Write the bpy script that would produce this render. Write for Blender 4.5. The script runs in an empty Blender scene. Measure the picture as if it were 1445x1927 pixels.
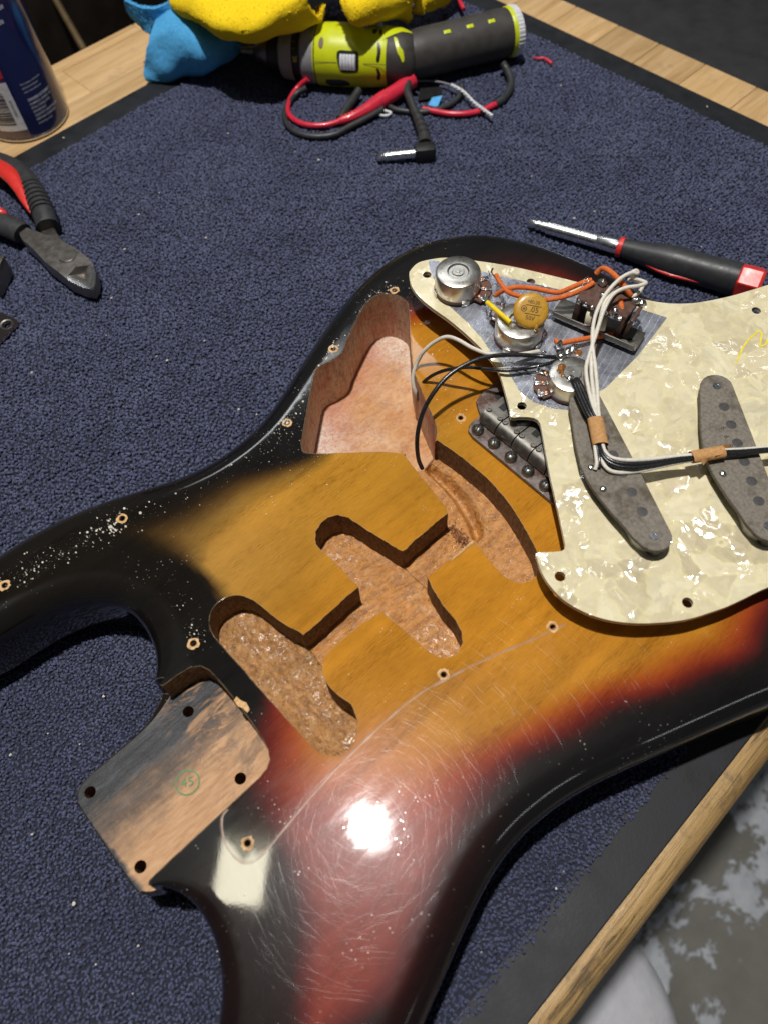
import bpy, bmesh, math, random
import numpy as np
from mathutils import Vector, Matrix, noise
from mathutils.geometry import delaunay_2d_cdt

random.seed(7)
rng = np.random.default_rng(7)
MM = 0.001
scene = bpy.context.scene
COL = scene.collection

# ------------------------------------------------------------------ camera
cam_data = bpy.data.cameras.new("camera")
cam = bpy.data.objects.new("camera", cam_data)
COL.objects.link(cam)
cam.matrix_world = Matrix(((0.741775, 0.596709, -0.306119, -0.089864), (-0.669431, 0.631302, -0.391561, -0.113855), (-0.040394, 0.495376, 0.867739, 0.365007), (0.000000, 0.000000, 0.000000, 1.000000)))
cam_data.sensor_fit = 'VERTICAL'
cam_data.sensor_height = 32.0
cam_data.sensor_width = 32.0
cam_data.lens = 24.056
cam_data.clip_start = 0.01
cam_data.clip_end = 50.0
cam_data.dof.use_dof = True
cam_data.dof.focus_distance = 0.40
cam_data.dof.aperture_fstop = 7.5
scene.camera = cam

# ------------------------------------------------------------------ world + lamps (an indoor workshop at night)
world = bpy.data.worlds.new("World")
scene.world = world
world.use_nodes = True
bg = world.node_tree.nodes['Background']
bg.inputs[0].default_value = (0.90, 0.95, 1.0, 1)
bg.inputs[1].default_value = 0.068

def lamp(name, loc, target, size, power, color, shape='DISK', size_y=None):
    l = bpy.data.lights.new(name, 'AREA')
    l.shape = shape
    l.size = size
    if size_y: l.size_y = size_y
    l.energy = power
    l.color = color
    o = bpy.data.objects.new(name, l)
    COL.objects.link(o)
    o.location = Vector(loc) * MM
    d = (Vector(target) - Vector(loc)).normalized()
    o.rotation_euler = d.to_track_quat('-Z', 'Y').to_euler()
    return o
lamp('ceiling_spot_lamp', (5, 200, 2000), (0, 0, 0), 0.065, 44, (1.0, 0.975, 0.94))
lamp('ceiling_panel_lamp', (-318, 345, 2000), (0, 0, 0), 0.16, 1.35, (1.0, 0.93, 0.70), 'RECTANGLE', 0.13)
lamp('low_strip_lamp', (300, -2400, 1000), (0, 0, 0), 0.5, 0.9, (0.95, 0.97, 1.0), 'RECTANGLE', 0.05)
lamp('ceiling_strip_lamp', (900, 1500, 1900), (100, 200, 0), 1.2, 6.0, (0.95, 0.98, 1.0), 'RECTANGLE', 0.12)

scene.view_settings.view_transform = 'Standard'
scene.view_settings.look = 'None'
scene.view_settings.exposure = 0.0
scene.view_settings.gamma = 1.0
scene.view_settings.use_curve_mapping = False

# ------------------------------------------------------------------ material helpers
def new_mat(name):
    m = bpy.data.materials.new(name)
    m.use_nodes = True
    nt = m.node_tree
    return m, nt, nt.nodes['Principled BSDF']
def N(nt, t, **kw):
    n = nt.nodes.new(t)
    for k, v in kw.items():
        if k.startswith('i_'):
            n.inputs[k[2:].replace('_', ' ')].default_value = v
        else: setattr(n, k, v)
    return n
def L(nt, a, b): nt.links.new(a, b)
def coords(nt, scale=(1, 1, 1), rot=(0, 0, 0), loc=(0, 0, 0)):
    tc = N(nt, 'ShaderNodeTexCoord')
    mp = N(nt, 'ShaderNodeMapping')
    mp.inputs['Scale'].default_value = scale
    mp.inputs['Rotation'].default_value = rot
    mp.inputs['Location'].default_value = loc
    L(nt, tc.outputs['Object'], mp.inputs['Vector'])
    return mp.outputs['Vector']
def noise_n(nt, vec, scale, detail=4, rough=0.55, dist=0.0):
    n = N(nt, 'ShaderNodeTexNoise')
    n.inputs['Scale'].default_value = scale
    n.inputs['Detail'].default_value = detail
    n.inputs['Roughness'].default_value = rough
    n.inputs['Distortion'].default_value = dist
    L(nt, vec, n.inputs['Vector'])
    return n
def ramp(nt, fac, stops, interp='LINEAR'):
    r = N(nt, 'ShaderNodeValToRGB')
    r.color_ramp.interpolation = interp
    els = r.color_ramp.elements
    while len(els) < len(stops): els.new(0.5)
    for e, (p, c) in zip(els, stops):
        e.position = p
        e.color = (c[0], c[1], c[2], 1) if len(c) == 3 else c
    L(nt, fac, r.inputs['Fac'])
    return r.outputs['Color']
def math_n(nt, op, a, b=None, c=None, clamp=False):
    m = N(nt, 'ShaderNodeMath', operation=op, use_clamp=clamp)
    for i, v in enumerate((a, b, c)):
        if v is None: continue
        if isinstance(v, (int, float)): m.inputs[i].default_value = v
        else: L(nt, v, m.inputs[i])
    return m.outputs[0]
def mix(nt, fac, a, b, mode='MIX'):
    m = N(nt, 'ShaderNodeMix', data_type='RGBA', blend_type=mode)
    for s, v in ((m.inputs[0], fac), (m.inputs[6], a), (m.inputs[7], b)):
        if isinstance(v, (int, float)): s.default_value = v
        elif isinstance(v, tuple): s.default_value = (v[0], v[1], v[2], 1)
        else: L(nt, v, s)
    return m.outputs[2]
def bump(nt, height, strength, dist, normal=None):
    b = N(nt, 'ShaderNodeBump')
    b.inputs['Strength'].default_value = strength
    b.inputs['Distance'].default_value = dist * MM
    L(nt, height, b.inputs['Height'])
    if normal is not None: L(nt, normal, b.inputs['Normal'])
    return b.outputs['Normal']
def simple(name, col, rough=0.5, metal=0.0, vary=0.12, scale=300, bump_mm=0.0, bscale=900, coat=0.0, spec=0.5, sheen=0.0, dirt=None):
    m, nt, b = new_mat(name)
    v = coords(nt)
    n = noise_n(nt, v, scale, 5, 0.6)
    lo = tuple(c * (1 - vary) for c in col); hi = tuple(min(1, c * (1 + vary)) for c in col)
    c = ramp(nt, n.outputs['Fac'], [(0.3, lo), (0.7, hi)])
    if dirt:
        n3 = noise_n(nt, v, dirt[1], 6, 0.7)
        f = ramp(nt, n3.outputs['Fac'], [(dirt[2], (0, 0, 0)), (dirt[2] + 0.12, (1, 1, 1))])
        c = mix(nt, f, c, dirt[0])
    L(nt, c, b.inputs['Base Color'])
    b.inputs['Metallic'].default_value = metal
    b.inputs['Specular IOR Level'].default_value = spec
    rr = ramp(nt, n.outputs['Fac'], [(0.25, (rough * 0.8,) * 3), (0.75, (min(1, rough * 1.25),) * 3)])
    L(nt, rr, b.inputs['Roughness'])
    b.inputs['Coat Weight'].default_value = coat
    b.inputs['Coat Roughness'].default_value = 0.08
    b.inputs['Sheen Weight'].default_value = sheen
    if bump_mm:
        n2 = noise_n(nt, v, bscale, 3)
        L(nt, bump(nt, n2.outputs['Fac'], 1.0, bump_mm), b.inputs['Normal'])
    return m

M = {}
# --- worn sunburst lacquer: the sprayed burst colour sits in the 'burst' attribute; grain, wear and scratches are added here
def make_lacquer():
    m, nt, b = new_mat('sunburst_lacquer')
    at = N(nt, 'ShaderNodeAttribute', attribute_name='burst')
    am = N(nt, 'ShaderNodeAttribute', attribute_name='guarded')
    v = coords(nt)
    # wood grain along the body (local x)
    vg = coords(nt, scale=(0.09, 1, 0.4))
    g1 = noise_n(nt, vg, 2300, 4, 0.6, 0.2)
    g2 = noise_n(nt, vg, 110, 4, 0.55, 0.6)
    gr = math_n(nt, 'MULTIPLY_ADD', g1.outputs['Fac'], 0.55, math_n(nt, 'MULTIPLY', g2.outputs['Fac'], 0.45))
    gcol = ramp(nt, gr, [(0.34, (0.60, 0.52, 0.43)), (0.46, (0.93, 0.91, 0.89)), (0.60, (1.12, 1.09, 1.04))])
    c = mix(nt, 1.0, at.outputs['Color'], gcol, 'MULTIPLY')
    # soft uneven fading
    f1 = noise_n(nt, v, 22, 4, 0.6)
    fc = ramp(nt, f1.outputs['Fac'], [(0.3, (0.78, 0.76, 0.75)), (0.7, (1.15, 1.15, 1.15))])
    c = mix(nt, 0.8, c, fc, 'MULTIPLY')
    # worn rims: bare pale edge where the lacquer has rounded off
    bev = N(nt, 'ShaderNodeBevel', samples=4)
    bev.inputs['Radius'].default_value = 1.2 * MM
    geo = N(nt, 'ShaderNodeNewGeometry')
    dp = N(nt, 'ShaderNodeVectorMath', operation='DOT_PRODUCT')
    L(nt, bev.outputs['Normal'], dp.inputs[0]); L(nt, geo.outputs['Normal'], dp.inputs[1])
    edge = math_n(nt, 'SUBTRACT', 0.90, dp.outputs['Value'], clamp=True)
    nw = noise_n(nt, v, 160, 4, 0.7)
    ef = math_n(nt, 'MULTIPLY', math_n(nt, 'MULTIPLY', edge, 5.0, clamp=True), ramp(nt, nw.outputs['Fac'], [(0.30, (0, 0, 0)), (0.55, (1, 1, 1))]), clamp=True)
    c = mix(nt, math_n(nt, 'MULTIPLY', ef, 0.7), c, (0.62, 0.45, 0.27))
    # fine pale grit left on the surface
    vd = N(nt, 'ShaderNodeTexVoronoi'); vd.inputs['Scale'].default_value = 520
    L(nt, v, vd.inputs['Vector'])
    sp = ramp(nt, vd.outputs['Distance'], [(0.10, (1, 1, 1)), (0.18, (0, 0, 0))])
    spm = noise_n(nt, v, 45, 4, 0.7)
    sf = math_n(nt, 'MULTIPLY', sp, ramp(nt, spm.outputs['Fac'], [(0.55, (0, 0, 0)), (0.68, (1, 1, 1))]))
    c = mix(nt, math_n(nt, 'MULTIPLY', sf, 0.6), c, (0.55, 0.52, 0.47))
    L(nt, c, b.inputs['Base Color'])
    # the area that lay under the guard is duller; the open top carries a haze of micro scratches
    open_a = math_n(nt, 'SUBTRACT', 1.0, am.outputs['Fac'])
    fine = noise_n(nt, v, 900, 3)
    L(nt, bump(nt, fine.outputs['Fac'], 1.0, 0.0025, bev.outputs['Normal']), b.inputs['Normal'])
    rb = noise_n(nt, coords(nt, scale=(0.3, 1, 1), rot=(0, 0, 0.6)), 150, 5, 0.65)
    rr = ramp(nt, rb.outputs['Fac'], [(0.35, (0.022,) * 3), (0.65, (0.056,) * 3)])
    rr = math_n(nt, 'ADD', rr, math_n(nt, 'MULTIPLY', am.outputs['Fac'], 0.06))
    L(nt, math_n(nt, 'ADD', rr, math_n(nt, 'MULTIPLY', sf, 0.5)), b.inputs['Roughness'])
    L(nt, math_n(nt, 'MULTIPLY_ADD', open_a, 0.28, 0.22), b.inputs['Specular IOR Level'])
    L(nt, math_n(nt, 'MULTIPLY_ADD', open_a, 0.13, 0.02), b.inputs['Coat Weight'])
    b.inputs['Coat Roughness'].default_value = 0.27
    b.inputs['Coat Tint'].default_value = (0.97, 0.98, 1.0, 1)
    b.inputs['Coat IOR'].default_value = 1.4
    return m
M['lacquer'] = make_lacquer()

def make_raw(name, cols, scale, bump_mm, grain=(0.12, 1, 1), blot=None, spec=0.3, rough=0.75, wet=0.0, dustf=0.0, pit_shade=0.9, coat=0.0):
    m, nt, b = new_mat(name)
    v = coords(nt); vg = coords(nt, scale=grain)
    n1 = noise_n(nt, vg, scale, 6, 0.65, 0.4)
    c = ramp(nt, n1.outputs['Fac'], [(0.28, cols[0]), (0.5, cols[1]), (0.72, cols[2])])
    if blot:
        for col, sc, th, seed in blot:
            vb = coords(nt, loc=(seed, seed * 1.7, seed * 0.3))
            nb = noise_n(nt, vb, sc, 6, 0.65, 0.6)
            f = ramp(nt, nb.outputs['Fac'], [(th, (0, 0, 0)), (th + 0.12, (1, 1, 1))])
            c = mix(nt, f, c, col)
    if dustf:
        nd = noise_n(nt, v, 700, 5, 0.8)
        nb = noise_n(nt, v, 26, 4, 0.6)
        f = math_n(nt, 'MULTIPLY', ramp(nt, nd.outputs['Fac'], [(0.42, (0, 0, 0)), (0.62, (1, 1, 1))]), ramp(nt, nb.outputs['Fac'], [(0.38, (0, 0, 0)), (0.6, (1, 1, 1))]))
        c = mix(nt, math_n(nt, 'MULTIPLY', f, dustf), c, (0.66, 0.58, 0.49))
    L(nt, c, b.inputs['Base Color'])
    b.inputs['Specular IOR Level'].default_value = spec
    nr = noise_n(nt, v, 240, 4)
    L(nt, ramp(nt, nr.outputs['Fac'], [(0.35, (max(0.12, rough - wet),) * 3), (0.65, (rough,) * 3)]), b.inputs['Roughness'])
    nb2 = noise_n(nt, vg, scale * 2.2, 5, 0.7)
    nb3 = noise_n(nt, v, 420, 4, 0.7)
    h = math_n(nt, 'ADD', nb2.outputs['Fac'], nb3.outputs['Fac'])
    # relief shade painted into the colour: bump pits darkened, peaks lightened
    c = mix(nt, pit_shade, c, mix(nt, 1.0, c, ramp(nt, math_n(nt, 'MULTIPLY', h, 0.5), [(0.36, (0.42, 0.36, 0.30)), (0.48, (0.92, 0.90, 0.88)), (0.60, (1.22, 1.2, 1.15))]), 'MULTIPLY'))
    L(nt, c, b.inputs['Base Color'])
    L(nt, bump(nt, h, 1.0, bump_mm * 0.9), b.inputs['Normal'])
    if coat:
        cm = noise_n(nt, v, 55, 4, 0.65)
        L(nt, math_n(nt, 'MULTIPLY', ramp(nt, cm.outputs['Fac'], [(0.42, (0, 0, 0)), (0.62, (1, 1, 1))]), coat), b.inputs['Coat Weight']); b.inputs['Coat Roughness'].default_value = 0.22
        nl = noise_n(nt, coords(nt, scale=(1, 0.6, 1), rot=(0, 0, 0.3)), 330, 3, 0.55, 0.4)
        L(nt, bump(nt, nl.outputs['Fac'], 1.0, 0.6), b.inputs['Coat Normal'])
    return m
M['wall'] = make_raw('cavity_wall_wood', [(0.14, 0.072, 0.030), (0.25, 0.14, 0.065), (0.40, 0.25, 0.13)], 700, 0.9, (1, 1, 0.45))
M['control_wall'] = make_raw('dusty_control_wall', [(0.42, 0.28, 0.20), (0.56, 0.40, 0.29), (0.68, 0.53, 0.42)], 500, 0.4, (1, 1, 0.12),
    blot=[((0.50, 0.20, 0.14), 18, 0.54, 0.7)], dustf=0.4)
def make_control_floor():
    m, nt, b = new_mat('dusty_control_cavity_wood')
    v = coords(nt); vg = coords(nt, scale=(0.5, 1, 1), rot=(0, 0, 0.5))
    n1 = noise_n(nt, vg, 190, 6, 0.7, 0.5)
    c = ramp(nt, n1.outputs['Fac'], [(0.3, (0.34, 0.125, 0.03)), (0.5, (0.50, 0.22, 0.065)), (0.7, (0.62, 0.34, 0.14))])
    tc = N(nt, 'ShaderNodeTexCoord'); sx = N(nt, 'ShaderNodeSeparateXYZ'); L(nt, tc.outputs['Object'], sx.inputs[0])
    nb = noise_n(nt, v, 32, 5, 0.65)
    wob = math_n(nt, 'MULTIPLY', math_n(nt, 'SUBTRACT', nb.outputs['Fac'], 0.5), 1.6)
    # red overspray along the outer wall
    d = math_n(nt, 'MULTIPLY_ADD', sx.outputs['Y'], 26.0, math_n(nt, 'MULTIPLY_ADD', sx.outputs['X'], -13.0, -1.62))
    rf = ramp(nt, math_n(nt, 'ADD', d, wob), [(0.0, (0, 0, 0)), (0.7, (1, 1, 1))])
    c = mix(nt, math_n(nt, 'MULTIPLY', rf, 0.75), c, mix(nt, n1.outputs['Fac'], (0.32, 0.055, 0.03), (0.58, 0.21, 0.11)))
    # pale sanding dust lying thickest in the near corner and along the far end
    dc = math_n(nt, 'MULTIPLY_ADD', sx.outputs['X'], -34.0, math_n(nt, 'MULTIPLY_ADD', sx.outputs['Y'], 9.0, 1.15))
    dc2 = math_n(nt, 'MULTIPLY_ADD', sx.outputs['X'], 38.0, -3.7)
    nd = noise_n(nt, v, 620, 5, 0.8)
    df = math_n(nt, 'ADD', math_n(nt, 'MAXIMUM', dc, math_n(nt, 'MAXIMUM', dc2, 0.24)), math_n(nt, 'MULTIPLY', wob, 0.55))
    df = math_n(nt, 'MULTIPLY', ramp(nt, df, [(0.0, (0, 0, 0)), (0.75, (1, 1, 1))]), ramp(nt, nd.outputs['Fac'], [(0.36, (0.15, 0.15, 0.15)), (0.60, (1, 1, 1))]))
    c = mix(nt, math_n(nt, 'MULTIPLY', df, 0.9), c, (0.70, 0.63, 0.55))
    L(nt, c, b.inputs['Base Color']); b.inputs['Roughness'].default_value = 0.7; b.inputs['Specular IOR Level'].default_value = 0.3
    h = math_n(nt, 'ADD', n1.outputs['Fac'], nd.outputs['Fac'])
    L(nt, bump(nt, h, 1.0, 0.5), b.inputs['Normal'])
    return m
M['control_floor'] = make_control_floor()
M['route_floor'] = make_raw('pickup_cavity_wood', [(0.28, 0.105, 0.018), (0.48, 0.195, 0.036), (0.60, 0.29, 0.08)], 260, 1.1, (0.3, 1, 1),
    blot=[((0.46, 0.19, 0.03), 35, 0.56, 0.2), ((0.22, 0.08, 0.04), 60, 0.66, 0.8)], spec=0.8, rough=0.42, wet=0.28, dustf=0.07, pit_shade=0.8, coat=0.3)
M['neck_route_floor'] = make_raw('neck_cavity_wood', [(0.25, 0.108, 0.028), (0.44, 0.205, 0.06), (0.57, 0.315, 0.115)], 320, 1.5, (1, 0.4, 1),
    blot=[((0.35, 0.18, 0.06), 28, 0.55, 0.6)], spec=0.9, rough=0.38, wet=0.28, dustf=0.08, pit_shade=0.85, coat=0.6)
def make_pocket():
    m, nt, b = new_mat('neck_pocket_wood')
    v = coords(nt); vg = coords(nt, scale=(0.16, 1, 1))
    n1 = noise_n(nt, vg, 620, 6, 0.7, 0.3)
    wood = ramp(nt, n1.outputs['Fac'], [(0.3, (0.36, 0.19, 0.095)), (0.5, (0.48, 0.275, 0.14)), (0.7, (0.58, 0.36, 0.20))])
    n2 = noise_n(nt, vg, 240, 6, 0.75)
    paint = ramp(nt, n2.outputs['Fac'], [(0.3, (0.008, 0.009, 0.010)), (0.5, (0.022, 0.024, 0.028)), (0.75, (0.085, 0.085, 0.088))])
    # black overspray on the treble half: y in metres, ragged border
    tc = N(nt, 'ShaderNodeTexCoord'); sx = N(nt, 'ShaderNodeSeparateXYZ'); L(nt, tc.outputs['Object'], sx.inputs[0])
    na = noise_n(nt, vg, 70, 5, 0.7); nb = noise_n(nt, v, 130, 5, 0.75)
    s = math_n(nt, 'MULTIPLY_ADD', sx.outputs['Y'], 30.0, math_n(nt, 'MULTIPLY', sx.outputs['X'], -2.2))
    s = math_n(nt, 'ADD', s, math_n(nt, 'MULTIPLY', math_n(nt, 'SUBTRACT', na.outputs['Fac'], 0.5), 0.8))
    s = math_n(nt, 'ADD', s, math_n(nt, 'MULTIPLY', math_n(nt, 'SUBTRACT', nb.outputs['Fac'], 0.5), 0.55))
    f = ramp(nt, s, [(0.0, (0, 0, 0)), (0.18, (0.35, 0.35, 0.35)), (0.45, (0.8, 0.8, 0.8)), (0.75, (1, 1, 1))])
    # bared streaks near the inner end
    nc = noise_n(nt, coords(nt, scale=(0.35, 1, 1), rot=(0, 0, 0.7)), 150, 5, 0.7, 0.8)
    inner = ramp(nt, math_n(nt, 'MULTIPLY_ADD', sx.outputs['X'], 40.0, 4.8), [(0.0, (0, 0, 0)), (0.9, (1, 1, 1))])
    bare = math_n(nt, 'MULTIPLY', ramp(nt, nc.outputs['Fac'], [(0.50, (0, 0, 0)), (0.66, (1, 1, 1))]), inner)
    f = math_n(nt, 'SUBTRACT', f, bare, clamp=True)
    # dark rim of lacquer at the mouth of the pocket
    mouth = ramp(nt, math_n(nt, 'MULTIPLY_ADD', sx.outputs['X'], -120.0, math_n(nt, 'MULTIPLY_ADD', na.outputs['Fac'], 0.9, -19.2)), [(0.0, (0, 0, 0)), (0.25, (1, 1, 1))])
    f = math_n(nt, 'MAXIMUM', f, mouth)
    # dark streaks in the bare inner end
    nd = noise_n(nt, coords(nt, scale=(0.5, 1, 1), rot=(0, 0, -0.8), loc=(.3, .2, 0)), 110, 5, 0.7, 1.0)
    dk = math_n(nt, 'MULTIPLY', ramp(nt, nd.outputs['Fac'], [(0.46, (0, 0, 0)), (0.62, (1, 1, 1))]), inner)
    f = math_n(nt, 'MAXIMUM', f, math_n(nt, 'MULTIPLY', dk, 0.5))
    c = mix(nt, f, wood, paint)
    L(nt, c, b.inputs['Base Color'])
    L(nt, ramp(nt, f, [(0, (0.65,) * 3), (1, (0.5,) * 3)]), b.inputs['Roughness'])
    b.inputs['Specular IOR Level'].default_value = 0.35
    nh = noise_n(nt, vg, 500, 5, 0.7)
    h = math_n(nt, 'ADD', math_n(nt, 'MULTIPLY', nh.outputs['Fac'], 0.8), math_n(nt, 'MULTIPLY', f, 0.35))
    L(nt, bump(nt, h, 1.0, 0.6), b.inputs['Normal'])
    return m
M['pocket'] = make_pocket()

def make_pearl():
    m, nt, b = new_mat('aged_pearloid')
    v = coords(nt)
    w = noise_n(nt, v, 45, 3, 0.5)
    vm = N(nt, 'ShaderNodeVectorMath', operation='MULTIPLY_ADD')
    L(nt, w.outputs['Color'], vm.inputs[0]); vm.inputs[1].default_value = (0.022, 0.022, 0.022); L(nt, v, vm.inputs[2])
    vo = N(nt, 'ShaderNodeTexVoronoi', feature='F1'); vo.inputs['Scale'].default_value = 76; vo.inputs['Randomness'].default_value = 1
    L(nt, vm.outputs[0], vo.inputs['Vector'])
    ve = N(nt, 'ShaderNodeTexVoronoi', feature='DISTANCE_TO_EDGE'); ve.inputs['Scale'].default_value = 76
    L(nt, vm.outputs[0], ve.inputs['Vector'])
    fine = noise_n(nt, v, 160, 4, 0.6, 1.2)
    sep = N(nt, 'ShaderNodeSeparateColor'); L(nt, vo.outputs['Color'], sep.inputs[0])
    base = ramp(nt, sep.outputs['Red'], [(0.0, (0.52, 0.44, 0.28)), (0.4, (0.66, 0.575, 0.37)), (1.0, (0.80, 0.72, 0.49))])
    edge = ramp(nt, ve.outputs['Distance'], [(0.0, (1, 1, 1)), (0.09, (0, 0, 0))])
    c = mix(nt, math_n(nt, 'MULTIPLY', edge, 0.42), base, (0.80, 0.70, 0.37))
    c = mix(nt, 0.16, c, ramp(nt, fine.outputs['Fac'], [(0.3, (0.38, 0.35, 0.22)), (0.7, (0.78, 0.75, 0.55))]))
    L(nt, c, b.inputs['Base Color'])
    # every flake is tilted its own way and folded: silky glints
    geo = N(nt, 'ShaderNodeNewGeometry')
    wv = noise_n(nt, vm.outputs[0], 120, 2.0, 0.45, 2.0)
    v2 = N(nt, 'ShaderNodeTexVoronoi', feature='F1'); v2.inputs['Scale'].default_value = 240; L(nt, vm.outputs[0], v2.inputs['Vector'])
    def centred(col, k):
        a = N(nt, 'ShaderNodeVectorMath', operation='SUBTRACT'); L(nt, col, a.inputs[0]); a.inputs[1].default_value = (0.5, 0.5, 0.5)
        s = N(nt, 'ShaderNodeVectorMath', operation='MULTIPLY'); L(nt, a.outputs[0], s.inputs[0]); s.inputs[1].default_value = (k, k, 0)
        return s.outputs[0]
    ad = N(nt, 'ShaderNodeVectorMath', operation='ADD'); L(nt, centred(vo.outputs['Color'], 0.62), ad.inputs[0]); L(nt, centred(wv.outputs['Color'], 0.62), ad.inputs[1])
    ad3 = N(nt, 'ShaderNodeVectorMath', operation='ADD'); L(nt, ad.outputs[0], ad3.inputs[0]); L(nt, centred(v2.outputs['Color'], 0.34), ad3.inputs[1])
    ad2 = N(nt, 'ShaderNodeVectorMath', operation='ADD'); L(nt, ad3.outputs[0], ad2.inputs[0]); L(nt, geo.outputs['Normal'], ad2.inputs[1])
    nm = N(nt, 'ShaderNodeVectorMath', operation='NORMALIZE'); L(nt, ad2.outputs[0], nm.inputs[0])
    L(nt, nm.outputs[0], b.inputs['Normal'])
    b.inputs['Specular IOR Level'].default_value = 1.0
    b.inputs['Roughness'].default_value = 0.15
    b.inputs['Coat Weight'].default_value = 0.5
    b.inputs['Coat Roughness'].default_value = 0.12
    return m
M['pearl'] = make_pearl()

def make_foil():
    m, nt, b = new_mat('shield_foil_metal')
    v = coords(nt)
    st = noise_n(nt, coords(nt, scale=(0.05, 1, 1), rot=(0, 0, -0.28)), 900, 3)
    wv = N(nt, 'ShaderNodeTexWave'); wv.inputs['Scale'].default_value = 95; wv.inputs['Distortion'].default_value = 1.6; wv.inputs['Detail Scale'].default_value = 1.2
    L(nt, coords(nt, rot=(0, 0, 1.29)), wv.inputs['Vector'])
    cr = ramp(nt, wv.outputs['Fac'], [(0.90, (0, 0, 0)), (0.99, (1, 1, 1))])
    n = noise_n(nt, v, 90, 6, 0.7)
    c = ramp(nt, n.outputs['Fac'], [(0.3, (0.26, 0.28, 0.34)), (0.7, (0.58, 0.60, 0.67))])
    c = mix(nt, math_n(nt, 'MULTIPLY', cr, 0.4), c, (0.92, 0.93, 0.96))
    L(nt, c, b.inputs['Base Color'])
    b.inputs['Metallic'].default_value = 0.72
    L(nt, ramp(nt, n.outputs['Fac'], [(0.3, (0.20,) * 3), (0.7, (0.38,) * 3)]), b.inputs['Roughness'])
    h = math_n(nt, 'ADD', math_n(nt, 'MULTIPLY', cr, 0.25), math_n(nt, 'MULTIPLY', n.outputs['Fac'], 1.6))
    L(nt, bump(nt, h, 1.0, 0.22), b.inputs['Normal'])
    return m
M['foil'] = make_foil()

def make_carpet():
    m, nt, b = new_mat('blue_carpet_yarn')
    v = coords(nt)
    at = N(nt, 'ShaderNodeAttribute', attribute_name='tuft')
    n = noise_n(nt, v, 22, 6, 0.65)
    base = ramp(nt, at.outputs['Fac'], [(0.0, (0.034, 0.040, 0.082)), (0.5, (0.050, 0.058, 0.118)), (1.0, (0.072, 0.083, 0.160))])
    c = mix(nt, 1.0, base, ramp(nt, n.outputs['Fac'], [(0.32, (0.58, 0.60, 0.66)), (0.5, (1.0, 1.0, 1.0)), (0.68, (1.38, 1.35, 1.22))]), 'MULTIPLY')
    L(nt, c, b.inputs['Base Color'])
    b.inputs['Roughness'].default_value = 0.8
    b.inputs['Specular IOR Level'].default_value = 0.25
    b.inputs['Sheen Weight'].default_value = 0.35
    b.inputs['Sheen Roughness'].default_value = 0.5
    b.inputs['Sheen Tint'].default_value = (0.55, 0.6, 0.85, 1)
    f = noise_n(nt, v, 2600, 3, 0.7)
    L(nt, bump(nt, f.outputs['Fac'], 1.0, 0.35), b.inputs['Normal'])
    return m
M['carpet'] = make_carpet()
M['carpet_base'] = simple('carpet_backing', (0.010, 0.012, 0.024), 0.95, vary=0.3, scale=500)
M['rubber'] = simple('black_rubber', (0.015, 0.016, 0.019), 0.5, vary=0.3, scale=60, bump_mm=0.05, bscale=700, spec=0.22)

def make_maple(name, a, bcol, c2, dirt=0.5):
    m, nt, b = new_mat(name)
    oi = N(nt, 'ShaderNodeObjectInfo')
    tc = N(nt, 'ShaderNodeTexCoord')
    off = N(nt, 'ShaderNodeVectorMath', operation='ADD')
    cmb = N(nt, 'ShaderNodeCombineXYZ')
    L(nt, math_n(nt, 'MULTIPLY', oi.outputs['Random'], 7.0), cmb.inputs[0]); L(nt, math_n(nt, 'MULTIPLY', oi.outputs['Random'], 3.0), cmb.inputs[1])
    L(nt, tc.outputs['Object'], off.inputs[0]); L(nt, cmb.outputs[0], off.inputs[1])
    mp = N(nt, 'ShaderNodeMapping'); mp.inputs['Scale'].default_value = (0.08, 1, 1); L(nt, off.outputs[0], mp.inputs['Vector'])
    n = noise_n(nt, mp.outputs[0], 160, 6, 0.6, 0.5)
    c = ramp(nt, n.outputs['Fac'], [(0.3, a), (0.5, bcol), (0.72, c2)])
    c = mix(nt, 1.0, c, ramp(nt, oi.outputs['Random'], [(0, (0.82, 0.80, 0.76)), (1, (1.12, 1.10, 1.06))]), 'MULTIPLY')
    n2 = noise_n(nt, off.outputs[0], 60, 6, 0.72)
    c = mix(nt, math_n(nt, 'MULTIPLY', ramp(nt, n2.outputs['Fac'], [(0.56, (0, 0, 0)), (0.70, (1, 1, 1))]), dirt), c, (0.17, 0.115, 0.06))
    L(nt, c, b.inputs['Base Color'])
    L(nt, ramp(nt, n2.outputs['Fac'], [(0.3, (0.34,) * 3), (0.7, (0.55,) * 3)]), b.inputs['Roughness'])
    n3 = noise_n(nt, mp.outputs[0], 500, 4, 0.7)
    if dirt > 0.5:
        n4 = noise_n(nt, mp.outputs[0], 260, 6, 0.75, 1.0)
        ck = ramp(nt, n4.outputs['Fac'], [(0.40, (1, 1, 1)), (0.48, (0, 0, 0))])
        c = mix(nt, math_n(nt, 'MULTIPLY', ck, 0.8), c, (0.085, 0.055, 0.025)); L(nt, c, b.inputs['Base Color'])
    L(nt, bump(nt, n3.outputs['Fac'], 1.0, 0.18 if dirt < 0.5 else 0.8), b.inputs['Normal'])
    return m
M['maple'] = make_maple('maple_bench_wood', (0.44, 0.27, 0.115), (0.56, 0.37, 0.18), (0.66, 0.46, 0.25), 0.3)
M['edge_wood'] = make_maple('worn_bench_edge_wood', (0.28, 0.165, 0.06), (0.42, 0.27, 0.11), (0.55, 0.37, 0.17), 0.8)

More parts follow.
